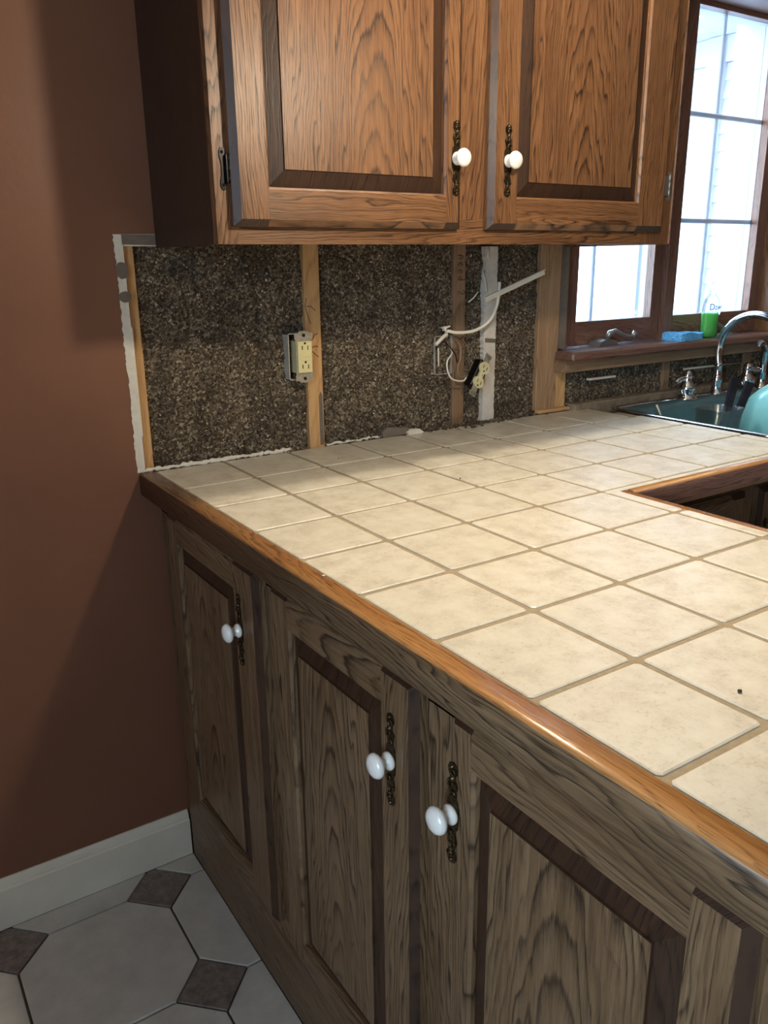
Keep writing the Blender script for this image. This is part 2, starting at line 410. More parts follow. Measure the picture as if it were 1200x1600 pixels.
# floor tiles: octagons with small dark dots between them
P = 0.305; DX, DY = -0.094, -0.2145; HD = 0.072; G = 0.0024
def poly_tile(pts, name, m, top=0.0):
    # clip by the wall face and by the cabinet run, then extrude
    def clip(ps, f):
        out = []
        for i, p in enumerate(ps):
            q = ps[(i+1) % len(ps)]; a, c = f(p), f(q)
            if a >= 0: out.append(p)
            if (a >= 0) != (c >= 0):
                t_ = a/(a-c); out.append((p[0]+(q[0]-p[0])*t_, p[1]+(q[1]-p[1])*t_))
        return out
    pts = clip(pts, lambda p: 0.1525-p[1])
    if pts: pts = clip(pts, lambda p: 0.0075-p[0])
    if pts: pts = clip(pts, lambda p: p[0]+1.72)
    if pts: pts = clip(pts, lambda p: p[1]+2.35)
    if len(pts) < 3: return
    area = abs(sum(pts[i][0]*pts[(i+1) % len(pts)][1]-pts[(i+1) % len(pts)][0]*pts[i][1] for i in range(len(pts))))/2
    if area < 2e-5: return
    c = (sum(p[0] for p in pts)/len(pts), sum(p[1] for p in pts)/len(pts))
    def sc(p, k): # inset by k metres toward the centre
        d = math.hypot(p[0]-c[0], p[1]-c[1]); f = max(0.0, 1-k/max(d, 1e-4)); return (c[0]+(p[0]-c[0])*f, c[1]+(p[1]-c[1])*f)
    n = len(pts)
    vs = [(*p, -0.006) for p in pts] + [(*p, top-0.0012) for p in pts] + [(*sc(p, 0.0014), top) for p in pts]
    fs = [(i, (i+1) % n, n+(i+1) % n, n+i) for i in range(n)] + [(n+i, n+(i+1) % n, 2*n+(i+1) % n, 2*n+i) for i in range(n)] + [tuple(2*n+i for i in range(n))]
    MB().add(vs, fs).build(name, m, floor)
for i in range(-6, 2):
    for j in range(-7, 3):
        cx, cy = DX+i*P, DY+j*P
        g = HD-G
        poly_tile([(cx+g, cy), (cx, cy+g), (cx-g, cy), (cx, cy-g)], 'dot_tile', M['dot'])
        ox, oy = cx+P/2, cy+P/2; h = P/2-G; k = P/2-HD
        poly_tile([(ox+h, oy-k), (ox+h, oy+k), (ox+k, oy+h), (ox-k, oy+h), (ox-h, oy+k), (ox-h, oy-k), (ox-k, oy-h), (ox+k, oy-h)], 'octagon_tile', M['floor'])
MB().box(-1.75, -1.722, -4.6, 0.15, -0.006, -0.0005).box(-1.722, 3.6, -4.6, -2.352, -0.006, -0.0005).box(0.66, 3.6, -2.352, -0.47, -0.006, -0.0005).build('sheet_flooring', M['floor'], floor)

# ------------------------------------------------------------------ opened wall: studs, gypsum edge, insulation
def jag(a, b_, n, amp, rnd): return [a+(b_-a)*i/n for i in range(n+1)], [rnd.uniform(-amp, amp) for _ in range(n+1)]
# torn unpainted edge left of the opening (thin layer on the drywall)
zs, off = jag(0.915, 1.367, 90, 0.0013, RND)
left = [(-0.0265+off[i]+0.0009*math.sin(z*31), z) for i, z in enumerate(zs)]
rp = [(-0.0085 if 0.99 < z < 1.2 else -0.0105, z) for z in zs]
MB().prism(left + rp[::-1], 'y', WY-0.0012, WY-0.0001).build('bare_gypsum_strip', M['gypsum'], wall_back)
MB().prism([(-0.012, 1.349), (-0.012, 1.367), (0.052, 1.3668), (0.054, 1.352), (0.05, 1.3475)], 'y', WY-0.0018, WY-0.0006).build('torn_paper', M['greypaper'], wall_back)
MB().box(-0.012, 0.055, WY, SY-0.001, 1.346, 1.3678).build('gypsum_edge', M['gypsum'], wall_back)
for zc, hh in ((1.303, 0.0155), (1.255, 0.0105)):
    pts = [(-0.0165+0.0125*math.cos(a)*(1+RND.uniform(-.1, .1)), zc+hh*math.sin(a)*(1+RND.uniform(-.08, .08))) for a in [2*PI*i/14 for i in range(14)]]
    MB().prism(pts, 'y', WY-0.0022, WY-0.0012).build('torn_paper', M['greypaper'], wall_back)
# stud flank beside the bare gypsum
def stud(x0, x1, z0, z1, m, y0=SY, y1=0.266, name='stud', ch=0.0015):
    return grain(MB().box(x0, x1, y0, y1, z0, z1, ch=ch).build(name, m, wall_back), (x0+x1)/2+y0+RND.uniform(-.1, .1), RND.uniform(0, .6))
s0 = stud(-0.0275, 0.0120, 0.86, 1.45, PINE['z'])
s1 = stud(0.372, 0.4100, 0.86, 1.45, PINE['z'])
s2 = stud(0.780, 0.8155, 0.86, 1.45, PINED['z'], y0=SY+0.002)
s3 = stud(1.0605, 1.0945, 0.86, 1.45, PINEM['z'])
s4 = stud(1.0955, 1.1360, 0.86, 1.45, PINEM['z'], y0=SY+0.001)
s5 = stud(1.1370, 1.1730, 0.86, 1.031, PINE['z'], y0=SY+0.002)
s6 = stud(1.583, 1.613, 0.86, 1.03, PINED['z'], y0=SY+0.002)
s7 = stud(1.985, 2.022, 0.86, 1.03, PINED['z'], y0=SY+0.002)
s8 = stud(2.40, 2.438, 0.86, 1.03, PINED['z'], y0=SY+0.002)
# whitewashed strip with a ragged left edge
zs, off = jag(0.912, 1.345, 70, 0.0022, RND)
lf = [(0.873+off[i]*(1.6 if z > 1.02 else .4), z) for i, z in enumerate(zs)]
rt = [(0.912+RND.uniform(-.0012, .0012), z) for z in zs]
MB().prism(lf+rt[::-1], 'y', SY-0.002, 0.24).build('whitewashed_stud', M['whitestrip'], wall_back)
tagm = MB().prism([(0.877, 1.115), (0.912, 1.112), (0.912, 1.122), (0.877, 1.126)], 'y', SY-0.0025, SY-0.0019).build('grey_smear', M['greypaper'], wall_back)
MB().prism([(0.398, 0.915), (0.398, 1.025), (0.402, 1.036), (0.4065, 1.028), (0.4075, 0.915)], 'y', SY-0.0006, SY+0.0002).build('stud_gouge', M['greypaper'], wall_back)
MB().box(1.0605, 1.175, WY-0.004, 0.26, 0.9145, 0.924, ch=0.002).build('bottom_nailer', PINE['x'], wall_back)
# white drywall strip, and a dark board in place of the dark gap
zs, off = jag(1.082, 1.45, 24, 0.0015, RND)
MB().prism([(1.1375+off[i], z) for i, z in enumerate(zs)]+[(1.1490, z) for z in zs[::-1]], 'y', WY, SY+0.004).build('gypsum_edge', M['greypaper'], wall_back)
MB().box(1.1495, 1.164, SY+0.006, 0.262, 1.08, 1.45).build('dark_gap_board', OAKD['z'], wall_back)
# thin plaster bead along the counter and chunks
def ragged(x0, x1, y, z, r, n, name, m):
    pts = [(x0+(x1-x0)*i/n, y+RND.uniform(-.002, .002), z+RND.uniform(-.0015, .002)) for i in range(n+1)]
    return MB().tube(pts, [r*RND.uniform(.45, 1.2) for _ in pts], 5).build(name, m, wall_back)
ragged(-0.020, 0.315, WY+0.003, 0.9165, 0.0058, 60, 'plaster_bead', M['gypsum'])
ragged(0.41, 0.56, WY+0.005, 0.915, 0.0035, 34, 'plaster_bead', M['gypsum'])

def insul_height(x, z):
    p = Vector((x*9, z*9, 3.1)); v = noise.noise(p)*0.0045 + noise.noise(Vector((x*20, z*20, 9.1)))*0.004
    v += noise.noise(Vector((x*38, z*38, 7.7)))*0.0045
    v += noise.noise(Vector((x*130, z*130, 1.3)))*0.0028
    return v
def insul_patch(x0, x1, z0, z1, yb=0.193, step=0.0042):
    nx = max(2, int((x1-x0)/step)); nz = max(2, int((z1-z0)/step)); vs = []
    for j in range(nz+1):
        for i in range(nx+1):
            x = x0+(x1-x0)*i/nx; z = z0+(z1-z0)*j/nz
            vs.append((x, yb+insul_height(x, z), z))
    fs = [(j*(nx+1)+i, j*(nx+1)+i+1, (j+1)*(nx+1)+i+1, (j+1)*(nx+1)+i) for j in range(nz) for i in range(nx)]
    return vs, fs
ib = MB()
bays = [(0.0125, 0.3715, 0.905, 1.40), (0.4105, 0.7795, 0.905, 1.40), (0.816, 0.872, 0.905, 1.40), (0.9125, 1.060, 0.905, 1.40),
        (1.1735, 1.5825, 0.905, 1.045), (1.6135, 1.9845, 0.905, 1.045), (2.0225, 2.3995, 0.905, 1.045)]
for q in bays: ib.add(*insul_patch(*q), 0, True)
ins = solo(ib, 'cellulose_insulation', M['insul'], (0.6, 0.2, 0.91), 'grey-brown shredded insulation packed between the studs of the opened wall', 'insulation', kind='stuff')
fb = MB()
areas = [(q[1]-q[0])*(q[3]-q[2]) for q in bays]; tot = sum(areas)
for q, a in zip(bays, areas):
    for _ in range(int(13000*a/tot)):
        x = RND.uniform(q[0]+.001, q[1]-.001); z = RND.uniform(q[2], q[3]); y = 0.193+insul_height(x, z)-RND.uniform(-.001, .0035)
        L = RND.uniform(.0018, .0046); W = L*RND.uniform(.25, .7)
        d = Vector((RND.gauss(0, 1), RND.gauss(0, .45), RND.gauss(0, 1))).normalized(); e = d.cross(Vector((RND.gauss(0, .5), 1, RND.gauss(0, .5)))).normalized()
        c = Vector((x, y, z)); fb.add([c-d*L-e*W*.4, c+e*W, c+d*L+e*W*.3, c-e*W], [(0, 1, 2, 3)])
o = fb.build('loose_flakes', M['flake'], ins); o['kind'] = 'stuff'

# pencil marks on the studs
def scribble(parent_, pts, y, r=0.0007):
    MB().tube([(x, y, z) for x, z in pts], r, 4).build('pencil_mark', M['pencil'], wall_back)
scribble(s1, [(0.376, 1.24), (0.372, 1.222), (0.377, 1.205), (0.384, 1.185)], SY-0.0005)
scribble(s1, [(0.376, 1.222), (0.386, 1.222), (0.397, 1.212)], SY-0.0005)
for dz, e in ((0.0, 0.012), (-0.016, 0.0), (-0.024, -0.014)):
    scribble(s1, [(0.386, 1.15+dz), (0.393, 1.153+dz+e*.7), (0.401, 1.151+dz+e)], SY-0.0005)
# handwriting running down the second stud: "need 2"
def letters(segs, z0, sc, y):
    for seg in segs:
        scribble(s2, [(0.798+px*sc, z0-pz*sc) for pz, px in seg], y, 0.0008)
zc = 1.325
glyphs = {'n': [[(0, -.4), (0.1, .4), (.15, .2)], [(.05, .1), (.3, .5), (.5, .3), (.5, -.4)]],
          'e': [[(.1, 0), (.5, .1), (.4, .45), (.1, .3), (.05, -.2), (.3, -.45), (.6, -.2)]],
          'd': [[(.5, .1), (.3, .3), (.05, .1), (.05, -.25), (.3, -.4), (.5, -.1)], [(.5, 1.0), (.5, -.4)]],
          '2': [[(0, .6), (.2, .95), (.5, .8), (.45, .3), (.05, -.4), (.6, -.4)]]}
for ch in 'need 2':
    if ch in glyphs: letters(glyphs[ch], zc, 0.0155, SY+0.0014)
    zc -= 0.0165
for zz in (1.135, 1.105):
    scribble(s2, [(0.784, zz), (0.80, zz-0.006), (0.811, zz-0.018)], SY+0.0015)
    scribble(s2, [(0.811, zz), (0.80, zz-0.008), (0.786, zz-0.016)], SY+0.0015)

# crumbled insulation along the back of the counter
cb = MB()
def chunk(mb, c, r):
    bm = bmesh.new(); bmesh.ops.create_icosphere(bm, subdivisions=1, radius=1)
    k = [RND.uniform(.6, 1.4) for _ in range(3)]
    vs = [Vector((v.co.x*r*k[0]*RND.uniform(.7, 1.2), v.co.y*r*k[1]*RND.uniform(.7, 1.2), v.co.z*r*k[2]*.8*RND.uniform(.7, 1.2)))+Vector(c) for v in bm.verts]
    fs = [tuple(v.index for v in f.verts) for f in bm.faces]; bm.free(); mb.add(vs, fs)
for _ in range(420):
    x = RND.choice([RND.uniform(.43, 1.06), RND.uniform(.68, .98), RND.uniform(.70, .95), RND.uniform(1.18, 1.5)])
    big = .68 < x < .98
    y = WY+0.006-abs(RND.gauss(0, 0.013 if big else 0.004)); r = RND.uniform(.0012, .0052 if big else .003)
    chunk(cb, (x, y, CZ+r*.5), r)
solo(cb, 'insulation_crumbs', M['insul'], (0.8, 0.15, CZ), 'grey-brown insulation crumbs spilled along the back edge of the tiles', 'debris', kind='stuff')
b = MB(); b.prism([(0.555, 0.9145), (0.552, 0.928), (0.57, 0.938), (0.60, 0.934), (0.625, 0.9315), (0.622, 0.917)], 'y', 0.158, 0.166)
solo(b, 'thinset_shard', M['greypaper'], (0.59, 0.16, CZ), 'flat grey-brown shard of thinset leaning against the base of the insulation', 'debris')
b = MB(); b.prism([(0.622, 0.9145), (0.62, 0.921), (0.632, 0.928), (0.655, 0.926), (0.667, 0.917), (0.66, 0.9145)], 'y', 0.150, 0.158)
solo(b, 'plaster_chunk', M['gypsum'], (0.64, 0.155, CZ), 'white plaster chunk lying at the foot of the insulation, beside the grey shard', 'debris')
for (x, y, r, lab) in ((0.180, -1.031, .0042, 'dark grey crumb alone on the big tile nearest the right edge'), (0.002, -0.537, .004, 'pale crumb caught where tile meets the honey wood edging'),
                       (0.464, -0.245, .0035, 'dark crumb lying on a grout line in the middle of the counter'), (0.424, -0.172, .0028, 'small white crumb on a tile just behind the mid-counter crumb'),
                       (0.80, 0.128, .009, 'brown clump of insulation fallen before the hanging outlet'), (0.363, 0.041, .0025, 'tiny crumb in the shaded strip of tiles below the first stud'),
                       (1.251, -0.188, .0022, 'tiny dark crumb on the tile beside the sink rim')):
    b = MB(); r *= .62; chunk(b, (x, y, CZ+r*.75), r); chunk(b, (x+r, y+r*.4, CZ+r*.5), r*.6)
    solo(b, 'crumb', M['gypsum'] if 'white' in lab or 'pale' in lab else M['insul'], (x, y, CZ), lab, 'crumb', 'crumbs scattered on the countertop')

# ------------------------------------------------------------------ base cabinets
def door_piece(mb, w0, w1, z0, z1, T, ch_l, ch_r, ch_b, ch_t, mi=0, mie=1, ch=0.011, dep=0.009):
    """box in (w,z,n) space: back n=0, front n=T, with chamfered outer sides; end chamfers may get the darker stain"""
    a0, a1 = w0+(ch if ch_l else 0), w1-(ch if ch_r else 0); c0, c1 = z0+(ch if ch_b else 0), z1-(ch if ch_t else 0)
    n1 = T-dep
    v = [(w0, z0, 0), (w1, z0, 0), (w1, z1, 0), (w0, z1, 0), (w0, z0, n1), (w1, z0, n1), (w1, z1, n1), (w0, z1, n1), (a0, c0, T), (a1, c0, T), (a1, c1, T), (a0, c1, T)]
    fs = [(0, 3, 2, 1), (0, 1, 5, 4), (1, 2, 6, 5), (2, 3, 7, 6), (3, 0, 4, 7), (8, 9, 10, 11)]
    mb.add([(x, n, z) for x, z, n in v], fs, mi)
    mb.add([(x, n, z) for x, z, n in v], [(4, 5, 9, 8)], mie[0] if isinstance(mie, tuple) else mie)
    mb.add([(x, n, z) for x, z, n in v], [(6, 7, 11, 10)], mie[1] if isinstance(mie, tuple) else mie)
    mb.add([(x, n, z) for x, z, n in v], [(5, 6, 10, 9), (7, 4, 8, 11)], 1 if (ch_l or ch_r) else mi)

def backplate(parent, xf, m=None):
    mb = MB(); h = .0635
    prof = [(-1, .001), (-.97, .0055), (-.9, .0075), (-.8, .007), (-.73, .0038), (-.66, .0042), (-.56, .0082), (-.46, .0062), (-.36, .0045), (-.27, .0085), (-.12, .0095), (0, .010)]
    prof += [(-a, w_) for a, w_ in prof[:-1][::-1]]
    out = [(-w_, a*h) for a, w_ in prof] + [(w_, a*h) for a, w_ in prof[::-1]]
    mb.prism(out, 'y', 0, 0.0022)
    for sgn in (-1, 1):
        # scrolls
        for (cx, cz, r, a0, a1) in ((.0015, .82, .0048, -.3, 5.0), (-.002, .60, .0052, 2.2, 7.2), (.0018, .40, .0048, -1.0, 4.0)):
            pts = [(sgn*(cx+r*(1-.13*k/10*3)*math.cos(a0+(a1-a0)*k/10)), .0030, sgn*(cz*h)+r*(1-.13*k/10*3)*math.sin(a0+(a1-a0)*k/10)) for k in range(11)]
            mb.tube(pts, [.0010+.0009*math.sin(PI*k/10) for k in range(11)], 6)
        mb.lathe([(.0001, .0056), (.0028, .0046), (.0038, .0022)], (0, 0, sgn*.70*h), (0, 1, 0), 10)
        mb.lathe([(.0001, .0050), (.0022, .0042), (.0030, .0022)], (0, 0, sgn*.93*h), (0, 1, 0), 10)
    return mb.build('backplate', M['brass'], parent, xf)
def knob(parent, xf):
    prof = [(.0001, .002), (.0110, .002), (.0118, .0045), (.0112, .0075), (.0080, .0105), (.0068, .0140), (.0085, .0165), (.0140, .0185), (.0160, .0215), (.0158, .0245), (.0135, .0280), (.0085, .0305), (.0001, .0312)]
    return MB().lathe(prof, (0, 0, 0), (0, 1, 0), 28).build('knob', M['porcelain'], parent, xf)

def make_door(cab, org, U, N, w, z0, z1, rl, rr, rz0, rz1, wood, wax, knob_at=None, T=0.019, gc=None):
    """org: world point of the door's back lower-left corner at z=0; U along width, N outward. rl/rr: inner width edges of the stiles."""
    xf = Matrix(((U.x, N.x, 0, org.x), (U.y, N.y, 0, org.y), (0, 0, 1, 0), (0, 0, 0, 1)))
    W_, D_ = wood, OAKD
    bev = 0.030
    # raised panel (the door's core)
    p = MB()
    x0, x1, c0, c1 = rl-.006, rr+.006, rz0-.006, rz1+.006
    f0, f1, g0, g1 = rl+bev, rr-bev, rz0+bev, rz1-bev
    dlow, dstep, dtop = T-.0125, T-.0035, T-.0005
    V = [(x0, dlow-.004, c0), (x1, dlow-.004, c0), (x1, dlow-.004, c1), (x0, dlow-.004, c1),
         (x0, dlow, c0), (x1, dlow, c0), (x1, dlow, c1), (x0, dlow, c1),
         (f0, dstep, g0), (f1, dstep, g0), (f1, dstep, g1), (f0, dstep, g1),
         (f0+.001, dtop, g0+.001), (f1-.001, dtop, g0+.001), (f1-.001, dtop, g1-.001), (f0+.001, dtop, g1-.001)]
    p.add(V, [(0, 3, 2, 1), (0, 1, 5, 4), (1, 2, 6, 5), (2, 3, 7, 6), (3, 0, 4, 7), (12, 13, 14, 15)], 0)
    p.add(V, [(4, 5, 9, 8), (5, 6, 10, 9), (6, 7, 11, 10), (7, 4, 8, 11)], 1)  # bevels: stain, plus the shade of their slope put into the colour
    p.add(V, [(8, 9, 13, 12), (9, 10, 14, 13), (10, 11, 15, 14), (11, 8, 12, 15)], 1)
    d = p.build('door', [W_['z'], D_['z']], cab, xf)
    cw = org + U*((rl+rr)/2)
    loc = cw - Vector(cab['_o'])
    grain(d, (loc.x+loc.y) if gc is None else gc[0], (z0+.62*(z1-z0)) if gc is None else gc[1])
    for (a, c, L_, R_) in ((0, rl, True, False), (rr, w, False, True)):
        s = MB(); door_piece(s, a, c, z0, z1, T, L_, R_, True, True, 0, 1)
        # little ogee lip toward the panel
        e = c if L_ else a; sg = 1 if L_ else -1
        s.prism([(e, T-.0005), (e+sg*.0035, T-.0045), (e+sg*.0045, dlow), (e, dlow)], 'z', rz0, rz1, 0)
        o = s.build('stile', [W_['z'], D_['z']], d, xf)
        q = org + U*((a+c)/2) - Vector(cab['_o']); grain(o, q.x+q.y+RND.uniform(.07, .16)*RND.choice((-1, 1)), RND.uniform(0, .4))
    for (a, c, lo) in ((z0, rz0, True), (rz1, z1, False)):
        s = MB(); door_piece(s, rl, rr, a, c, T, False, False, lo, not lo, 0, 0)
        e = c if lo else a; sg = 1 if lo else -1
        s.add([(rl, T-.0005, e), (rr, T-.0005, e), (rr-.0035, T-.0045, e+sg*.0035), (rl+.0035, T-.0045, e+sg*.0035), (rr-.0035, dlow, e+sg*.0045), (rl+.0035, dlow, e+sg*.0045)], [(0, 1, 2, 3), (3, 2, 4, 5)], 0)
        o = s.build('rail', [W_[wax], D_[wax]], d, xf)
        q = org + U*((rl+rr)/2) - Vector(cab['_o'])
        other = (q.y if wax == 'x' else q.x); along = (q.x if wax == 'x' else q.y)
        grain(o, (a+c)/2 + other + RND.choice((-1, 1))*RND.uniform(.03, .09), along+RND.uniform(-.35, -.05))
    if knob_at:
        kx = Matrix(((U.x, N.x, 0, (org+U*knob_at[0]+N*T).x), (U.y, N.y, 0, (org+U*knob_at[0]+N*T).y), (0, 0, 1, knob_at[1]), (0, 0, 0, 1)))
        backplate(d, kx); knob(d, kx)
    return d

def hinge(parent, org, U, N, z, flip=1, reach=0.0, mat='black'):
    xf = Matrix(((U.x*flip, N.x, 0, org.x), (U.y*flip, N.y, 0, org.y), (0, 0, 1, z), (0, 0, 0, 1)))
    mb = MB()
    out = [(-.001, .020), (-.004, .022), (-.003, .028), (-.006, .0315), (-.010, .0305), (-.0125, .026), (-.0125, .018), (-.010, .008), (-.010, -.008), (-.0125, -.018), (-.0125, -.026), (-.010, -.0305), (-.006, -.0315), (-.003, -.028), (-.004, -.022), (-.001, -.020)]
    mb.prism(out, 'y', 0, 0.0022)
    mb.box(-.004, .001+reach, 0, 0.008, -.020, .020)
    for k in range(3): mb.tube([(.0008, .0075, -.022+k*.0150), (.0008, .0075, -.022+k*.0150+.0140)], .0028, 10)
    for s_ in (-1, 1): mb.lathe([(.0001, .0036), (.0018, .0032), (.0026, .0022)], (-.0085, 0, s_*.024), (0, 1, 0), 10)
    return mb.build('hinge', M[mat], parent, xf)

pen = thing('peninsula_cabinet', (0.32, -0.8, 0), 'long oak base cabinet run with three raised-panel doors under the honey wood edging', 'cabinet')
FX = 0.009; TOPZ = 0.868
MB().box(FX+.02, 0.635, -1.76, 0.151, 0.001, TOPZ).build('carcass', OAKD['y'], pen)
for y0, y1 in ((0.055, 0.151), (-0.395, -0.320), (-0.830, -0.745), (-1.76, -1.165)):
    o = MB().box(FX, FX+.019, y0, y1, 0.190, TOPZ).build('frame_stile', OAKB['z'], pen); grain(o, -.32+FX+(y0+y1)/2+.8+.14, .3)
o = MB().box(FX-.0005, FX+.019, -1.76, 0.151, 0.001, 0.200).build('bottom_rail', OAKB['y'], pen); grain(o, .30-.32, -.6)
o = MB().box(FX, FX+.019, -1.76, 0.151, 0.835, TOPZ-.0005).build('top_rail', OAKB['y'], pen)
Ub, Nb = Vector((0, -1, 0)), Vector((-1, 0, 0))
DT = 0.0205
def bdoor(ystart, yend, ra, rb, ky, gz):
    w = ystart-yend
    return make_door(pen, Vector((FX-.0005, ystart, 0)), Ub, Nb, w, 0.193, 0.8605, ystart-ra, ystart-rb, 0.236, 0.807, OAKB, 'y', (ystart-ky, 0.739), T=DT)
d1 = bdoor(0.066, -0.338, 0.012, -0.255, -0.274, .5)
d2 = bdoor(-0.388, -0.763, -0.447, -0.695, -0.7165, .5)
d3 = bdoor(-0.826, -1.182, -0.865, -1.129, -0.8370, .5)
hinge(d1, Vector((FX-.0005, 0.070, 0)), Ub, Nb, 0.795); hinge(d1, Vector((FX-.0005, 0.070, 0)), Ub, Nb, 0.235)
grain(d3, d3['grain_center']-.02, .2)

sinkcab = thing('sink_base_cabinet', (1.6, -0.2, 0), 'dark oak sink base cabinet in the shade under the inner counter edge', 'cabinet')
MB().box(0.642, 2.60, -0.435, -0.40, 0.001, 0.868).box(0.642, 0.66, -.40, .1505, .001, .868).box(2.58, 2.60, -.40, .1505, .001, .868).box(0.66, 2.58, -.40, .1505, .001, .03).build('carcass', OAKB['z'], sinkcab)
Us, Ns = Vector((1, 0, 0)), Vector((0, -1, 0))
for i, (xa, xb) in enumerate(((0.72, 1.08), (1.13, 1.60), (1.62, 2.09), (2.14, 2.54))):
    make_door(sinkcab, Vector((xa, -0.4353, 0)), Us, Ns, xb-xa, 0.12, 0.835, .05, xb-xa-.05, 0.17, 0.785, OAKB, 'x', ((xb-xa-.025) if i % 2 == 0 else .025, .70))

# ------------------------------------------------------------------ tiled countertop
ct = thing('tiled_countertop', (0.6, -0.4, 0.87), 'cream square-tiled L-shaped countertop with tan grout and honey oak edging', 'countertop')
GZ = CZ-0.0022
SX0, SX1, SY0, SY1 = 1.268, 2.13, -0.395, 0.125     # sink cut-out
b = MB()
b.box(0.002, 0.646, -1.78, -0.479, 0.870, GZ-.006); b.box(0.002, SX0, -0.479, SY-.002, 0.870, GZ-.006)
b.box(SX0, 2.60, SY1, SY-.002, 0.870, CZ-.012); b.box(SX0, 2.60, -0.479, SY0, 0.870, GZ-.006); b.box(SX1, 2.60, SY0, SY1, 0.870, GZ-.006)
b.build('backer_board', M['substrate'], ct)
b = MB()
b.box(0.002, 0.646, -1.78, -0.479, GZ-.006, GZ); b.box(0.002, 1.235, -0.479, 0.1675, GZ-.006, GZ)
b.box(1.235, SX0-.002, -0.479, 0.07, GZ-.006, GZ); b.box(SX0, 2.60, -0.479, SY0, GZ-.006, GZ); b.box(SX1, 2.60, SY0, 0.1, GZ-.006, GZ)
b.build('grout', M['grout'], ct)
U = [0.0055, 0.1544, 0.3053, 0.4608, 0.6161, 0.7692, 0.9263, 1.0811, 1.2330]
Vr = [0.1665, -0.0022, -0.1478, -0.3087, -0.4619, -0.6171, -0.7749, -0.9288, -1.0790, -1.2330, -1.3870, -1.5410, -1.6950, -1.778]
def tile(x0, x1, y0, y1, g=0.0041, gl=None, gr=None):
    x0, x1, y0, y1 = min(x0, x1)+(g if gl is None else gl), max(x0, x1)-(g if gr is None else gr), min(y0, y1)+g, max(y0, y1)-g
    x0 += RND.uniform(-.0004, .0004); x1 += RND.uniform(-.0004, .0004); y0 += RND.uniform(-.0004, .0004); y1 += RND.uniform(-.0004, .0004)
    dz = RND.uniform(-.0002, .0002); e = .0016; c = .004
    def ring(i_, z):
        return [(x0+i_+c, y0+i_, z), (x1-i_-c, y0+i_, z), (x1-i_, y0+i_+c, z), (x1-i_, y1-i_-c, z), (x1-i_-c, y1-i_, z), (x0+i_+c, y1-i_, z), (x0+i_, y1-i_-c, z), (x0+i_, y0+i_+c, z)]
    vs = ring(0, GZ-.003)+ring(0, CZ-.0012+dz)+ring(e, CZ+dz)
    fs = [(k*8+i, k*8+(i+1) % 8, (k+1)*8+(i+1) % 8, (k+1)*8+i) for k in range(2) for i in range(8)]+[tuple(16+i for i in range(8))]
    return MB().add(vs, fs).build('tile', M['tile'], ct)
for j in range(len(Vr)-1):
    for i in range(len(U)-1):
        if j >= 4 and i >= 4: continue
        tile(U[i], U[i+1], Vr[j+1], Vr[j], gl=0.004 if i == 0 else None)
    if j >= 4: tile(U[4], 0.6455, Vr[j+1], Vr[j], gr=.0015)
    elif j >= 1: tile(U[8], SX0-.002, Vr[j+1], Vr[j], gr=0.001)
for i in range(4, 8): tile(U[i], U[i+1], -0.4790, Vr[4], .0014)
tile(U[8], SX0+.15, -0.4790, Vr[4], .0014)
xx = SX0+.15
while xx < 2.55: tile(xx, min(xx+.154, 2.6), -0.479, Vr[4], .0014); tile(xx, min(xx+.154, 2.6), Vr[4], SY0-.006); xx += .154
tile(SX0, SX0+.15, Vr[4], SY0-.006)
# oak edging with a rounded nose
def edging(run_axis, a, b_, outer, inner, sgn, name='wood_edging', split=None):
    # profile in (n,z): n from inner to outer
    z1, z0, r = CZ+.0004, 0.8670, 0.0075
    pr = [(inner, z0), (inner, z1)]
    for k in range(9):
        an = PI/2*k/8
        pr.append((outer-sgn*r+sgn*r*math.sin(an), z1-r+r*math.cos(an)))
    pr += [(outer, z0+.003), (outer-sgn*.003, z0)]
    mb = MB()
    if run_axis == 'y': mb.prism(pr, 'y', a, b_, 0)
    else: mb.prism(pr, 'x', a, b_, 0)
    o = mb.build(name, OAKE[run_axis], ct)
    for p in o.data.polygons:
        if len(p.vertices) == 4: p.use_smooth = True
    return o
e1 = edging('y', -1.79, 0.1672, -0.0245, 0.0050, -1); grain(e1, -.62+.30, -1.6)
e1.data.materials.append(OAKB['y'])  # front face shade is put into the colour, by a greyer oak
for p in e1.data.polygons:
    c = p.center
    if p.normal.x < -0.80: p.material_index = 1
e2 = edging('y', -1.79, -0.4805, 0.663, 0.6460, 1)
e3 = edging('x', 0.663, 2.60, -0.496, -0.4795, -1); grain(e3, .75, -.7)
e3.data.materials.append(WINW['x'])  # this front is shaded by colour: darker wood than the top
for p in e3.data.polygons:
    if p.normal.y < -0.95: p.material_index = 1

# ------------------------------------------------------------------ upper cabinet
UF = -0.137; UB = 1.3425; UT = 2.105
uc = thing('wall_cabinet', (0.6, 0.0, UB), 'honey oak two-door wall cabinet hanging over the opened wall', 'cabinet')
def grained(mb, name, m, c, g): return grain(mb.build(name, m, uc), c, g)
grained(MB().box(0.0515, 0.064, UF+.0185, 0.1665, UB, UT), 'side_panel', OAKD['z'], 0, 0)  # shaded left side: its shade is put into the dark wood colour
grained(MB().box(1.128, 1.147, UF+.0185, 0.1665, UB, UT), 'side_panel', OAK['z'], 0, 0)
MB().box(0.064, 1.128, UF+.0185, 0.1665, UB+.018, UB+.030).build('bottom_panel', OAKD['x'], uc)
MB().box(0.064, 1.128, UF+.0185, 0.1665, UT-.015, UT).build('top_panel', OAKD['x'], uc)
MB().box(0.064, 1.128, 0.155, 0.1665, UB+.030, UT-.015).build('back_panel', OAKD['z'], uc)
grained(MB().box(0.0515, 0.090, UF, UF+.018, UB, UT), 'frame_stile', OAK['z'], 0.07-.6+UF+.05, .10)
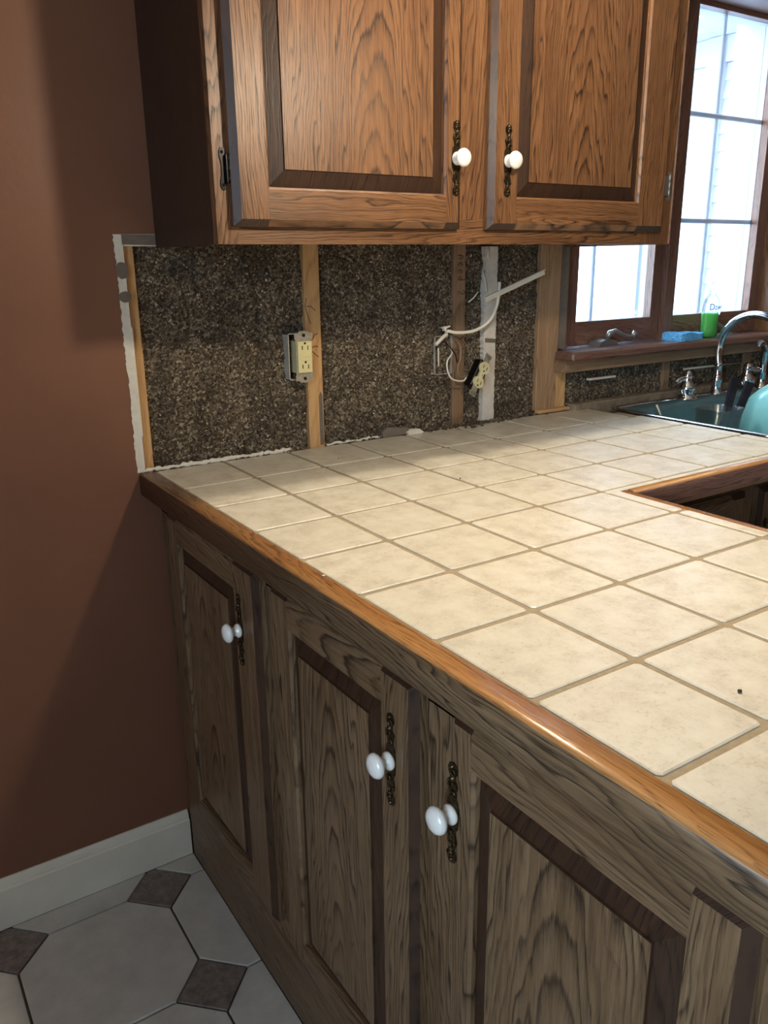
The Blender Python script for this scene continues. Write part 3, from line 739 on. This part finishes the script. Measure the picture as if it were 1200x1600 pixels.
grained(MB().box(0.515, 0.625, UF, UF+.018, UB+.045, UT-.04), 'frame_stile', OAK['z'], 0.585-.6+UF+.05, .02)
grained(MB().box(1.055, 1.147, UF, UF+.018, UB, UT), 'frame_stile', OAK['z'], 1.2-.6+UF, .3)
grained(MB().box(0.090, 1.055, UF, UF+.018, UB, UB+.045), 'frame_rail', OAK['x'], .22+UF, -.9)
grained(MB().box(0.090, 1.055, UF, UF+.018, UT-.04, UT), 'frame_rail', OAK['x'], .8+UF, 0)
grained(MB().box(1.1475, 1.1525, UF-.003, UF+.02, UB, UT, ch=.002), 'scribe_molding', OAK['z'], 2, 0)
Uu, Nu = Vector((1, 0, 0)), Vector((0, -1, 0))
def udoor(xa, xb, ra, rb, kx, kz, gc):
    return make_door(uc, Vector((xa, UF-.0005, 0)), Uu, Nu, xb-xa, 1.3695, 2.085, ra-xa, rb-xa, 1.4260, 2.030, OAK, 'x', (kx-xa, kz), gc=gc)
ud1 = udoor(0.0755, 0.5315, 0.1355, 0.4935, 0.5145, 1.4900, (0.33-.6+UF, .20))
ud2 = udoor(0.5980, 1.1080, 0.6640, 1.0180, 0.6385, 1.4920, (0.83-.6+UF, .30))
hinge(ud1, Vector((0.0745, UF, 0)), Uu, Nu, 1.455); hinge(ud1, Vector((0.0745, UF, 0)), Uu, Nu, 2.00)
hinge(ud2, Vector((1.1290, UF, 0)), Uu, Nu, 1.466, -1, .019, 'crank'); hinge(ud2, Vector((1.1290, UF, 0)), Uu, Nu, 2.00, -1, .019, 'crank')  # black hinge leaves turned grey: window glint put into the colour

# ------------------------------------------------------------------ window
win = thing('window_1', (1.6, 0.22, 1.08), kind='structure')
ZB, ZT = 1.080, 2.000
def wpart(mb, name, m, par=win, gc=0, go=0): return grain(mb.build(name, m, par), gc, go)
wpart(MB().box(1.108, 2.16, 0.098, 0.1675, 1.0560, ZB-.0005, ch=.005).box(1.146, 2.12, 0.1675, 0.255, 1.0560, ZB-.0005), 'stool', WINW['x'], gc=.2)
wpart(MB().box(1.124, 2.16, 0.138, 0.180, 1.022, 1.0555, ch=.001), 'apron_board', PINED['x'], gc=.3)
MB().box(1.176, 2.42, 0.146, 0.1790, 0.88, 0.9315, ch=.003).build('sole_plate', M['substrate'], wall_back)
wpart(MB().box(1.1655, 1.182, 0.193, 0.262, ZB, ZT), 'side_jamb', WINW['z'])
wpart(MB().box(2.054, 2.075, 0.02, 0.262, ZB, 2.02), 'side_jamb', OAK['z'], gc=.5, go=.2)
wpart(MB().box(1.166, 2.054, 0.06, 0.262, 1.985, 2.02), 'head_jamb', WINW['x'])
wpart(MB().box(1.566, 1.600, 0.185, 0.262, ZB, 1.985), 'center_post', WINW['z'])
def sash(x0, x1, gx0, gx1, vm):
    m = WINW
    gz0, gz1 = 1.147, 1.972
    s = MB(); y0, y1 = 0.205, 0.2305
    s.box(x0, gx0, y0, y1, ZB+.002, 1.984); s.box(gx1, x1, y0, y1, ZB+.002, 1.984)
    fr = wpart(s, 'sash', m['z'])
    cl_ = MB()
    for q in ((x0, gx0, ZB+.002, 1.984), (gx1, x1, ZB+.002, 1.984), (gx0, gx1, ZB+.002, gz0), (gx0, gx1, gz1, 1.984)): cl_.box(q[0], q[1], .2310, .2500, q[2], q[3])
    cl_.build('outer_cladding', M['white_ext'], fr)
    wpart(MB().box(gx0, gx1, y0, y1, ZB+.002, gz0), 'sash_rail', m['x'], fr)
    wpart(MB().box(gx0, gx1, y0, y1, gz1, 1.984), 'sash_rail', m['x'], fr)
    MB().box(gx0, gx1, 0.2275, 0.2305, gz0, gz1).build('pane', M['glass'], fr)
    for xm in vm: MB().box(xm-.006, xm+.006, 0.2335, 0.243, gz0, gz1, ch=.002).build('muntin', M['white_ext'], fr)
    for zm in (1.418, 1.708): MB().box(gx0, gx1, 0.2310, 0.2400, zm-.007, zm+.007, ch=.002).build('muntin', M['white_ext'], fr)
    return fr
sl = sash(1.183, 1.565, 1.222, 1.528, (1.312,))
sr = sash(1.601, 2.053, 1.632, 2.008, (1.792,))
# exterior casing seen through the glass
MB().box(2.022, 2.12, 0.263, 0.36, 1.06, 2.06).box(1.10, 1.20, 0.286, 0.36, 1.06, 2.06).box(1.20, 2.022, 0.286, 0.35, 2.000, 2.06).box(1.1, 2.1, 0.286, 0.37, 1.035, 1.06).box(1.555, 1.60, 0.286, 0.34, 1.06, 2.0).build('outer_casing', M['white_ext'], win)
def crank(par, x, z0=ZB):
    b = MB()
    b.prism([(x-.045, z0), (x+.03, z0), (x+.026, z0+.014), (x-.012, z0+.02), (x-.038, z0+.013)], 'y', 0.158, 0.200)
    b.tube([(x-.01, .165, z0+.018), (x-.005, .160, z0+.036), (x+.012, .156, z0+.040), (x+.045, .150, z0+.026), (x+.072, .146, z0+.020)], [.008, .0085, .0075, .006, .0055], 10)
    b.tube([(x+.072, .146, z0+.020), (x+.078, .140, z0+.036)], [.0055, .008], 10)
    b.build('crank_handle', M['crank'], par)
crank(sl, 1.315); crank(sr, 1.76)
# ------------------------------------------------------------------ things on the stool
def bottle():
    t_ = thing('dish_soap_bottle', (1.735, 0.150, ZB), 'clear dish soap bottle holding green liquid, on the window ledge', 'bottle')
    cx, cy = 1.735, 0.150
    def oval(prof, k=.62, seg=24, sc_=1.0):
        mb = MB(); vs = []
        for r, h in prof:
            for i in range(seg): vs.append((cx+r*sc_*math.cos(2*PI*i/seg), cy+r*sc_*k*math.sin(2*PI*i/seg), ZB+h))
        fs = [(a*seg+i, a*seg+(i+1) % seg, (a+1)*seg+(i+1) % seg, (a+1)*seg+i) for a in range(len(prof)-1) for i in range(seg)]
        fs += [tuple(range(seg))[::-1], tuple((len(prof)-1)*seg+i for i in range(seg))]
        mb.add(vs, fs, 0, True); return mb
    oval([(.022, .001), (.031, .004), (.034, .02), (.031, .045), (.034, .068), (.034, .072)], sc_=.94).build('green_liquid', M['soap'], t_)
    oval([(.024, .0005), (.033, .004), (.036, .02), (.033, .045), (.037, .072), (.037, .09), (.030, .112), (.016, .126), (.011, .130), (.011, .136)]).build('bottle_body', M['bottleclear'], t_)
    oval([(.012, .136), (.012, .150), (.006, .152), (.004, .164)], k=1).build('cap', M['bottleclear'], t_)
    cu = bpy.data.curves.new('label_text', 'FONT'); cu.body = 'Dawn'; cu.size = .026; cu.align_x = 'CENTER'; cu.extrude = .0003
    tmp = bpy.data.objects.new('tmp', cu); COL.objects.link(tmp)
    bpy.context.view_layer.update()
    me = bpy.data.meshes.new_from_object(tmp.evaluated_get(bpy.context.evaluated_depsgraph_get()))
    bpy.data.objects.remove(tmp, do_unlink=True)
    for v in me.vertices:
        x, y, z = v.co; v.co = Vector((x, -.0235-z + 6*x*x, y+.082))
    me.materials.clear(); me.materials.append(M['bluecap'])
    o = bpy.data.objects.new('label_print', me); COL.objects.link(o); o.parent = t_
bottle()
sp = MB(); vs, n1_, n2_ = [], 22, 14
def spf(u_, v_, top):
    x = (u_-.5)*.118; y = (v_-.5)*.072
    rr = 1-.12*max(0, abs(u_-.5)*2-.85)/.15
    return (x, y*rr, (.021 if top else 0)+(.0012*noise.noise(Vector((u_*9, v_*9, 1 if top else 5)))+.003*math.sin(u_*6))*(1 if top else .0))
for top in (0, 1):
    for j in range(n2_+1):
        for i in range(n1_+1): vs.append(spf(i/n1_, j/n2_, top))
k = (n1_+1)*(n2_+1); fs = []
for j in range(n2_):
    for i in range(n1_):
        a = j*(n1_+1)+i; fs += [(a, a+n1_+1, a+n1_+2, a+1), (k+a, k+a+1, k+a+n1_+2, k+a+n1_+1)]
for i in range(n1_): fs += [(i, i+1, k+i+1, k+i), (n2_*(n1_+1)+i+1, n2_*(n1_+1)+i, k+n2_*(n1_+1)+i, k+n2_*(n1_+1)+i+1)]
for j in range(n2_):
    a, c = j*(n1_+1), (j+1)*(n1_+1); fs += [(a, k+a, k+c, c), (a+n1_, c+n1_, k+c+n1_, k+a+n1_)]
sp.add(vs, fs)
so = sp.build('sponge', M['sponge']); so.location = (1.612, 0.148, ZB); so.rotation_euler = (0, 0, .12)
tag(so, 'blue cellulose sponge lying on the window ledge left of the soap bottle', 'sponge')

# ------------------------------------------------------------------ outlets and wiring
g = thing('recessed_outlet', (0.352, 0.178, 1.118), 'ivory GFCI outlet in a pale open box beside the first bare stud', 'outlet')
b = MB(); bx0, bx1, bz0, bz1, by0, by1 = 0.3225, 0.371, 1.068, 1.168, 0.171, 0.235
for q in ((bx0, bx0+.002, by0, by1, bz0, bz1), (bx1-.002, bx1, by0, by1, bz0, bz1), (bx0, bx1, by0, by1, bz1-.002, bz1), (bx0, bx1, by0, by1, bz0, bz0+.002)): b.box(*q)
b.build('outlet_box', M['boxplastic'], g)
MB().box(bx0+.002, bx1-.002, by1-.004, by1, bz0+.002, bz1-.002).build('box_back', M['darkslot'], g)
def duplex(parent, xf, gfci):
    if gfci:
        m = MB()
        yk = [(-.021, -.051), (-.012, -.051), (-.010, -.055), (.010, -.055), (.012, -.051), (.021, -.051), (.021, -.040), (.019, -.036), (.019, .036), (.021, .040), (.021, .051), (.012, .051), (.010, .055), (-.010, .055), (-.012, .051), (-.021, .051), (-.021, .040), (-.019, .036), (-.019, -.036), (-.021, -.040)]
        m.prism(yk, 'y', 0, .0015); y = m.build('mounting_yoke', M['zinc'], parent, xf)
        for z in (-.046, .046): MB().lathe([(.0035, 0), (.0035, .0026), (.0001, .003)], (0, .001, z), (0, 1, 0), 12).build('screw', M['darkslot'], y, xf)
        MB().box(-.0185, .0185, -.03, .001, -.034, .034).build('outlet_body', M['ivory'], parent, xf)
        f = MB().box(-.0165, .0165, .0, .008, -.0335, .0335, ch=.0012).build('outlet_face', M['cream'], parent, xf)
        MB().box(-.012, .012, .008, .0092, -.0070, -.0008, ch=.0004).box(-.012, .012, .008, .0092, .0008, .0070, ch=.0004).build('test_button', M['cream'], f, xf)
        fz, depth = (.019, -.021), .008
    else:
        MB().box(-.009, .009, -.0012, .0006, -.052, .052).box(-.011, .011, -.0012, .0006, .047, .056).box(-.011, .011, -.0012, .0006, -.056, -.047).build('mounting_yoke', M['zinc'], parent, xf)
        MB().box(-.0165, .0165, -.026, -.0012, -.036, .036, ch=.002).build('taped_body', M['black'], parent, xf)
        m = MB()
        for zc in (-.0195, .0195):
            pts = [(.0172*math.cos(a)*1.0, zc+.0145*math.sin(a)) for a in [2*PI*i/20 for i in range(20)]]
            m.prism(pts, 'y', 0, .0055)
        m.box(-.006, .006, 0, .0045, -.008, .008)
        f = m.build('outlet_face', M['ivory'], parent, xf); fz, depth = (.0195, -.0195), .0055
        m = MB().lathe([(.0028, depth-.002), (.0028, depth-.0005), (.0001, depth)], (0, 0, 0), (0, 1, 0), 12).build('screw', M['zinc'], f, xf)
    for zc in fz:
        m = MB(); m.box(-.0075, -.0055, depth-.001, depth+.0003, zc-.003, zc+.0055); m.box(.0055, .0075, depth-.001, depth+.0003, zc-.004, zc+.0055)
        zz = zc+(.0105 if gfci else -.0085)
        m.lathe([(.0024, depth-.001), (.0024, depth+.0003), (.0001, depth+.0004)], (0, 0, zz), (0, 1, 0), 12); m.build('slots', M['darkslot'], f, xf)
def xform(org, U_, N_, roll_=0.0):
    U_ = Vector(U_).normalized(); N_ = Vector(N_).normalized(); Zv = N_.cross(U_) if N_.cross(U_).z > 0 else U_.cross(N_)
    u2 = U_*math.cos(roll_)+Zv*math.sin(roll_); z2 = -U_*math.sin(roll_)+Zv*math.cos(roll_)
    return Matrix(((u2.x, N_.x, z2.x, org[0]), (u2.y, N_.y, z2.y, org[1]), (u2.z, N_.z, z2.z, org[2]), (0, 0, 0, 1)))
duplex(g, xform((0.3535, 0.1600, 1.118), (1, -.08, 0), (-.08, -1, 0)), True)
g2 = thing('hanging_outlet', (0.815, 0.145, 1.035), 'ivory duplex outlet hanging loose and tilted before the second stud', 'outlet')
duplex(g2, xform((0.824, 0.130, 1.043), (1, .10, 0), (.10, -1, .05), -.60), False)

jb = thing('old_wall_box', (0.745, 0.2, 1.09), 'dark empty switch box buried in the insulation left of the second stud', 'electrical box')
b = MB()
for q in ((.726, .7275, .186, .24, 1.045, 1.138), (.7775, .779, .186, .24, 1.045, 1.138), (.726, .779, .186, .24, 1.1365, 1.138), (.726, .779, .186, .24, 1.045, 1.0465)): b.box(*q)
b.build('box_walls', M['boxplastic'], jb)
MB().box(.7275, .7775, .2005, .2035, 1.0465, 1.1365).build('box_back', M['darkslot'], jb)
def bez(pts, n=8):
    out = []
    P_ = [Vector(p) for p in pts]; P_ = [P_[0]*2-P_[1]]+P_+[P_[-1]*2-P_[-2]]
    for i in range(1, len(P_)-2):
        for k in range(n):
            t_ = k/n; a, b_, c, d = P_[i-1], P_[i], P_[i+1], P_[i+2]
            out.append(0.5*((2*b_)+(c-a)*t_+(2*a-5*b_+4*c-d)*t_*t_+(3*b_-a-3*c+d)*t_**3))
    out.append(P_[-2]); return out
cab_ = thing('power_cable', (0.76, 0.17, 1.16), 'white sheathed cable curving from the wall box up to the stiff loose end', 'cable')
MB().tube(bez([(.765, .192, 1.135), (.752, .172, 1.150), (.775, .163, 1.146), (.82, .152, 1.149), (.860, .145, 1.170), (.880, .142, 1.205), (.8840, .140, 1.236), (.8860, .140, 1.262)]), .0042, 8).build('sheath', M['cable'], cab_)
b = MB()
p0, p1 = Vector((.840, .139, 1.222)), Vector((1.030, .139, 1.283)); d = (p1-p0).normalized(); nrm = Vector((-d.z, 0, d.x))
for o_, w_, dy in ((0, .0066, 0),):
    vs = [p0-nrm*w_, p0+nrm*w_, p1+nrm*w_, p1-nrm*w_]; vs2 = [v+Vector((0, -.003, 0)) for v in vs]
    b.add(vs+vs2, [(0, 1, 2, 3), (7, 6, 5, 4), (0, 4, 5, 1), (1, 5, 6, 2), (2, 6, 7, 3), (3, 7, 4, 0)])
b.add([p0+nrm*.0066+Vector((0, -.003, 0)), p1+nrm*.0066+Vector((0, -.003, 0)), p1+nrm*.0076+Vector((0, -.009, 0)), p0+nrm*.0076+Vector((0, -.009, 0)), p0+nrm*.0034+Vector((0, -.003, 0)), p1+nrm*.0034+Vector((0, -.003, 0)), p1+nrm*.0044+Vector((0, -.009, 0)), p0+nrm*.0044+Vector((0, -.009, 0))], [(0, 1, 2, 3), (4, 7, 6, 5), (3, 2, 6, 7), (0, 3, 7, 4), (1, 5, 6, 2), (0, 4, 5, 1)])
b.build('stiff_end', M['cable'], cab_)
wl = thing('loose_wires', (0.75, 0.165, 1.09), 'thin pale wires looping from the wall box down to the hanging outlet', 'wire')
MB().tube(bez([(.768, .195, 1.120), (.762, .165, 1.100), (.742, .158, 1.080), (.742, .155, 1.055), (.755, .152, 1.036), (.785, .150, 1.030), (.800, .155, 1.038)]), .0021, 6).build('white_wire', M['cable'], wl)
MB().tube(bez([(.778, .190, 1.138), (.786, .165, 1.115), (.782, .158, 1.085), (.772, .155, 1.062), (.778, .152, 1.040), (.803, .152, 1.042)]), .0019, 6).build('bare_wire', M['wirecu'], wl)
MB().tube(bez([(.764, .195, 1.122), (.756, .166, 1.112), (.766, .158, 1.095), (.770, .155, 1.075)]), .0016, 6).build('black_wire', M['black'], wl)
MB().tube([(.7255, .172, 1.112), (.7250, .170, 1.068)], .0020, 6).build('white_wire', M['cable'], wl)
sc_ = thing('cut_cable_stub', (0.73, 0.17, 1.14), 'short white cable stub poking left out of the wall box', 'cable')
MB().tube(bez([(.752, .19, 1.135), (.745, .166, 1.143), (.730, .160, 1.138), (.706, .156, 1.122)]), [.0042]*8+[.0045]*8+[.0045]*8+[.0042], 8).build('sheath', M['cable'], sc_)
MB().prism([(.722, 1.160), (.752, 1.164), (.752, 1.161), (.741, 1.158), (.739, 1.152), (.736, 1.152), (.735, 1.158)], 'y', .160, .170).build('clip', M['cable'], sc_)
# small bits of lath and scrap wire
for pts, r, lab in (([(.862, .176, 1.29), (.868, .172, 1.262), (.871, .170, 1.24)], .0022, 'thin white sliver standing beside the whitewashed stud'),
                    ([(.822, .180, 1.215), (.833, .172, 1.226), (.843, .168, 1.240)], .0018, 'short pale wire scrap stuck in insulation right of the pencilled stud'),
                    ([(.874, .172, 1.343), (.874, .170, 1.315)], .0022, 'white wire tip hanging under the cabinet by the whitewashed stud')):
    solo(MB().tube(pts, r, 6), 'wire_scrap', M['cable'], pts[0], lab, 'wire', 'white wire scraps around the whitewashed stud')
b = MB().box(1.250, 1.358, .168, .181, .988, .994, ch=.001)
solo(b, 'paint_stick', M['whitestrip'], (1.30, .175, .988), 'thin pale strip of wood stuck flat in the insulation under the window ledge', 'wood strip')
b = MB().tube([(1.655, .165, .988), (1.96, .172, .985)], .0035, 8)
solo(b, 'wall_rod', M['boxplastic'], (1.8, .168, .985), 'thin pale rod running level behind the faucet', 'rod')

# ------------------------------------------------------------------ sink, faucet
sk = thing('kitchen_sink', (1.7, -0.15, 0.75), 'grey-teal steel kitchen sink with bright rim set into the tiles', 'sink')
RX0, RX1, RY0, RY1 = 1.2705, 2.125, -0.385, 0.120
b = MB()
IX0, IX1, IY0, IY1, ZR = RX0+.020, RX1-.02, RY0+.022, 0.045, CZ+.0045
def rect(x0, x1, y0, y1, r, z, n=5):
    pts = []
    for cx, cy, a0 in ((x1-r, y1-r, 0), (x0+r, y1-r, PI/2), (x0+r, y0+r, PI), (x1-r, y0+r, 3*PI/2)):
        for k in range(n+1): a = a0+PI/2*k/n; pts.append((cx+r*math.cos(a), cy+r*math.sin(a), z))
    return pts
rings = [rect(RX0, RX1, RY0, RY1, .03, CZ+.0005), rect(RX0+.002, RX1-.002, RY0+.002, RY1-.002, .029, ZR), rect(RX0+.012, RX1-.012, RY0+.012, RY1-.012, .026, ZR+.0008), rect(RX0+.0145, RX1-.0145, RY0+.0145, RY1-.0145, .026, CZ-.0005)]
n = len(rings[0])
def loft(mb, rings, close=False, mi=0):
    vs = [p for r_ in rings for p in r_]; n = len(rings[0])
    fs = [(a*n+i, a*n+(i+1) % n, (a+1)*n+(i+1) % n, (a+1)*n+i) for a in range(len(rings)-1) for i in range(n)]
    if close: fs.append(tuple((len(rings)-1)*n+i for i in range(n)))
    mb.add(vs, fs, mi, True)
loft(b, rings); b.build('rim', M['rim'], sk)
b = MB(); loft(b, [rect(RX0+.014, RX1-.014, RY0+.014, RY1-.014, .026, CZ-.0008), rect(IX0, IX1, IY0, IY1, .05, CZ-.001), rect(IX0+.004, IX1-.004, IY0+.004, IY1-.004, .05, CZ-.012), rect(IX0+.012, IX1-.012, IY0+.012, IY1-.012, .05, 0.76), rect(IX0+.05, IX1-.05, IY0+.05, IY1-.05, .04, 0.742)], True)
b.build('basin', M['steel'], sk)
MB().lathe([(.001, .0035), (.02, .003), (.036, .002), (.042, .0)], (1.69, -.16, .7425), (0, 0, 1), 24).build('drain', M['chrome'], sk)

fa = thing('faucet', (1.727, 0.095, CZ), 'chrome gooseneck faucet with two lever handles behind the sink', 'faucet')
def esc(x, y): return [(.001, .0), (.026, .0), (.026, .004), (.022, .010), (.020, .012)]
b = MB(); b.lathe([(.001, 0), (.022, 0), (.022, .004), (.015, .010), (.0135, .03), (.0165, .040), (.0165, .046), (.013, .052), (.011, .075), (.0125, .085), (.0125, .092), (.0085, .096)], (1.727, .098, CZ), seg=24)
b.build('spout_base', M['chrome'], fa)
neck = [(1.727, .098, CZ+.09), (1.727, .102, 1.02)]
for k in range(13):
    a = PI*k/14; neck.append((1.727, -.012+.115*math.cos(a), 1.046+.108*math.sin(a)))
neck.append((1.727, -.128, 1.02)); neck.append((1.727, -.130, 1.0))
MB().tube(bez(neck, 4), .0115, 16).build('spout', M['chrome'], fa)
for hx, ang in ((1.577, 2.9), (1.868, .35)):
    b = MB(); b.lathe([(.001, 0), (.032, 0), (.032, .005), (.023, .013), (.021, .018), (.026, .027), (.026, .038), (.017, .047), (.012, .055), (.014, .066), (.013, .077), (.007, .084), (.001, .086)], (hx, .092, CZ), seg=24)
    h = b.build('handle', M['chrome'], fa)
    dx, dy = math.cos(ang), math.sin(ang)*.4
    MB().tube([(hx, .092, CZ+.064), (hx+dx*.02, .092-dy*.02, CZ+.063), (hx+dx*.045, .092-dy*.045, CZ+.060), (hx+dx*.062, .092-dy*.06, CZ+.056)], [.006, .007, .009, .006], 12).build('lever', M['chrome'], h)
spy = thing('side_sprayer', (1.945, 0.09, CZ), 'chrome side sprayer with a bent head right of the faucet', 'sprayer')
MB().lathe([(.001, 0), (.024, 0), (.024, .004), (.014, .012), (.012, .03), (.0135, .05)], (1.945, .09, CZ), seg=20).build('holder', M['chrome'], spy)
MB().tube(bez([(1.945, .09, CZ+.03), (1.947, .09, 1.0), (1.943, .087, 1.030), (1.920, .080, 1.052), (1.890, .072, 1.058)]), [.0105]*8+[.012]*8+[.011]*8+[.010]*8+[.011], 14).build('spray_head', M['chrome'], spy)

# things in the sink
bo = thing('mixing_bowl', (1.80, -0.08, 0.76), 'large aqua mixing bowl standing on edge in the sink', 'bowl')
prof = []
R0 = .158
for k in range(13):
    a = PI/2*k/12*.95; prof.append((R0*math.sin(a)+.001, -R0*.75*math.cos(a)))
prof.append((prof[-1][0]+.004, prof[-1][1])); prof.append((prof[-1][0], prof[-1][1]+.003))
inner = [(r-.004, h+.003) for r, h in prof[:-2]][::-1]
MB().lathe(prof+inner, (1.825, -.095, .845), (.55, .62, .36), 40).build('bowl_shell', M['bowl'], bo)
def knife(label, base, tip, mid):
    k = thing('kitchen_knife', base, label, 'knife', 'black-handled knives in the sink')
    base, tip, mid = Vector(base), Vector(tip), Vector(mid)
    d_ = (tip-base).normalized(); side = d_.cross(Vector((-.55, -.83, .0))).normalized(); nn = side.cross(d_).normalized()
    def slab(a, c, wa, wb, th, name, m):
        vs = []
        for p_, w_ in ((a, wa), ((a+c)/2, (wa+wb)/2*.9), (c, wb)):
            for s1_, s2_ in ((-1, -1), (1, -1), (1, 1), (-1, 1)): vs.append(p_+side*w_*s1_+nn*th*s2_)
        fs = [(i*4+j, i*4+(j+1) % 4, (i+1)*4+(j+1) % 4, (i+1)*4+j) for i in range(2) for j in range(4)]+[(3, 2, 1, 0), (8, 9, 10, 11)]
        return MB().add(vs, fs).build(name, m, k)
    slab(mid, tip, .009, .011, .007, 'knife_handle', M['knife'])
    slab(base, mid, .004, .012, .001, 'knife_blade', M['blade'])
    for f_ in (.25, .6):
        c_ = mid.lerp(tip, f_)-nn*.0072
        MB().lathe([(.001, .002), (.0025, .0015), (.003, 0)], c_, -nn if nn.y > 0 else nn, 10).build('rivet', M['blade'], k)
knife('black-handled kitchen knife standing in the clear container, left of the other knife', (1.470, -.10, .765), (1.520, -.10, 1.002), (1.492, -.10, .872))
knife('black-handled knife leaning close against the aqua bowl', (1.475, -.115, .770), (1.590, -.10, .982), (1.540, -.105, .895))
cu_ = thing('plastic_container', (1.45, -.10, .7435), 'clear plastic container standing in the sink left of the aqua bowl', 'container')
b = MB(); loft(b, [rect(1.412, 1.500, -.140, -.062, .02, .7445), rect(1.405, 1.512, -.150, -.054, .022, .925), rect(1.401, 1.516, -.154, -.050, .022, .929), rect(1.408, 1.509, -.147, -.057, .02, .926), rect(1.415, 1.497, -.137, -.065, .02, .748)])
b.build('container_wall', M['clearplastic'], cu_)
solo(MB().tube([(1.40, .018, .86), (1.385, .030, .905), (1.378, .036, .925)], .003, 8), 'drinking_straw', M['cable'], (1.4, .018, .86), 'short white straw poking up inside the left end of the sink', 'straw')
b = MB(); b.lathe([(.001, -.02), (.008, -.017), (.0115, 0), (.008, .017), (.001, .02)], (1.575, -.245, .880), (.8, -.3, .4), 14)
solo(b, 'red_scoop', M['red'], (1.56, -.20, .86), 'small dark red plastic lid leaning at the bottom of the bowl', 'lid')

# ------------------------------------------------------------------ lamps above the frame
pl_ = thing('pendant_lamp', (0.37, -0.70, 2.44), 'small pendant bulb hanging over the peninsula just above the frame', 'lamp')
MB().lathe([(.001, 0), (.05, 0), (.05, -.02), (.001, -.022)], (.37, -.70, 2.4395), (0, 0, 1), 24).build('canopy', M['brass'], pl_)
MB().tube([(.37, -.70, 2.42), (.37, -.70, 1.76)], .003, 8).build('cord', M['black'], pl_)
MB().lathe([(.001, 0), (.016, -.001), (.018, -.03), (.014, -.045), (.001, -.046)], (.37, -.70, 1.765), (0, 0, 1), 20).build('socket', M['brass'], pl_)
lamp('pendant_light', (0.37, -0.70, 1.665), 18.0, (1.0, 0.86, 0.66), 0.03, pl_)
cl = thing('ceiling_spotlight', (0.64, -0.30, 2.44), 'round recessed ceiling light in front of the wall cabinet, above the frame', 'lamp')
MB().lathe([(.05, 0), (.07, 0), (.07, -.006), (.05, -.006), (.05, 0)], (.64, -.30, 2.4395), (0, 0, 1), 32).build('trim_ring', M['basepaint'], cl)
lamp('ceiling_light', (0.64, -0.30, 2.40), 45.0, (1.0, 0.88, 0.70), 0.05, cl)

# ------------------------------------------------------------------ outside
gr = MB().box(-12, 14, 0.30, 16, -0.5, -0.4).box(-14, -1.9, -12, 0.3, -0.5, -0.4)
tag(gr.build('ground_outside', M['ground']), kind='structure')
hw = thing('house_wing', (3.5, 1.4, -0.4), 'white clapboard house wing with soffit outside the kitchen window', 'building')
MB().box(3.52, 3.8, 0.36, 4.6, -0.4, 2.52).build('wing_wall', M['white_ext'], hw)
z = 2.250
k = 0
while z > 0.3:
    z0 = z-.0825
    vs = [(3.5, y_, z_) if i_ == 0 else (3.512, y_, z_) if i_ == 1 else (3.52, y_, z_) for y_ in (0.36, 4.6) for (i_, z_) in ((0, z0), (1, z), (2, z), (2, z0))]
    MB().add(vs, [(0, 1, 2, 3), (7, 6, 5, 4), (0, 4, 5, 1), (1, 5, 6, 2), (2, 6, 7, 3), (3, 7, 4, 0)]).build('clapboard', M['white_ext'], hw)
    z = z0; k += 1
MB().box(3.49, 3.52, 0.36, 4.6, 2.252, 2.372).build('frieze_board', M['white_ext'], hw)
MB().box(3.475, 3.52, 1.46, 1.56, -0.4, 2.371).build('corner_board', M['white_ext'], hw)
MB().box(3.05, 3.8, 0.36, 4.6, 2.374, 2.40).build('soffit', M['white_ext'], hw)
MB().box(3.02, 3.05, 0.36, 4.6, 2.35, 2.48).build('fascia', M['white_ext'], hw)

for o in bpy.data.objects:
    if '_o' in o: del o['_o']
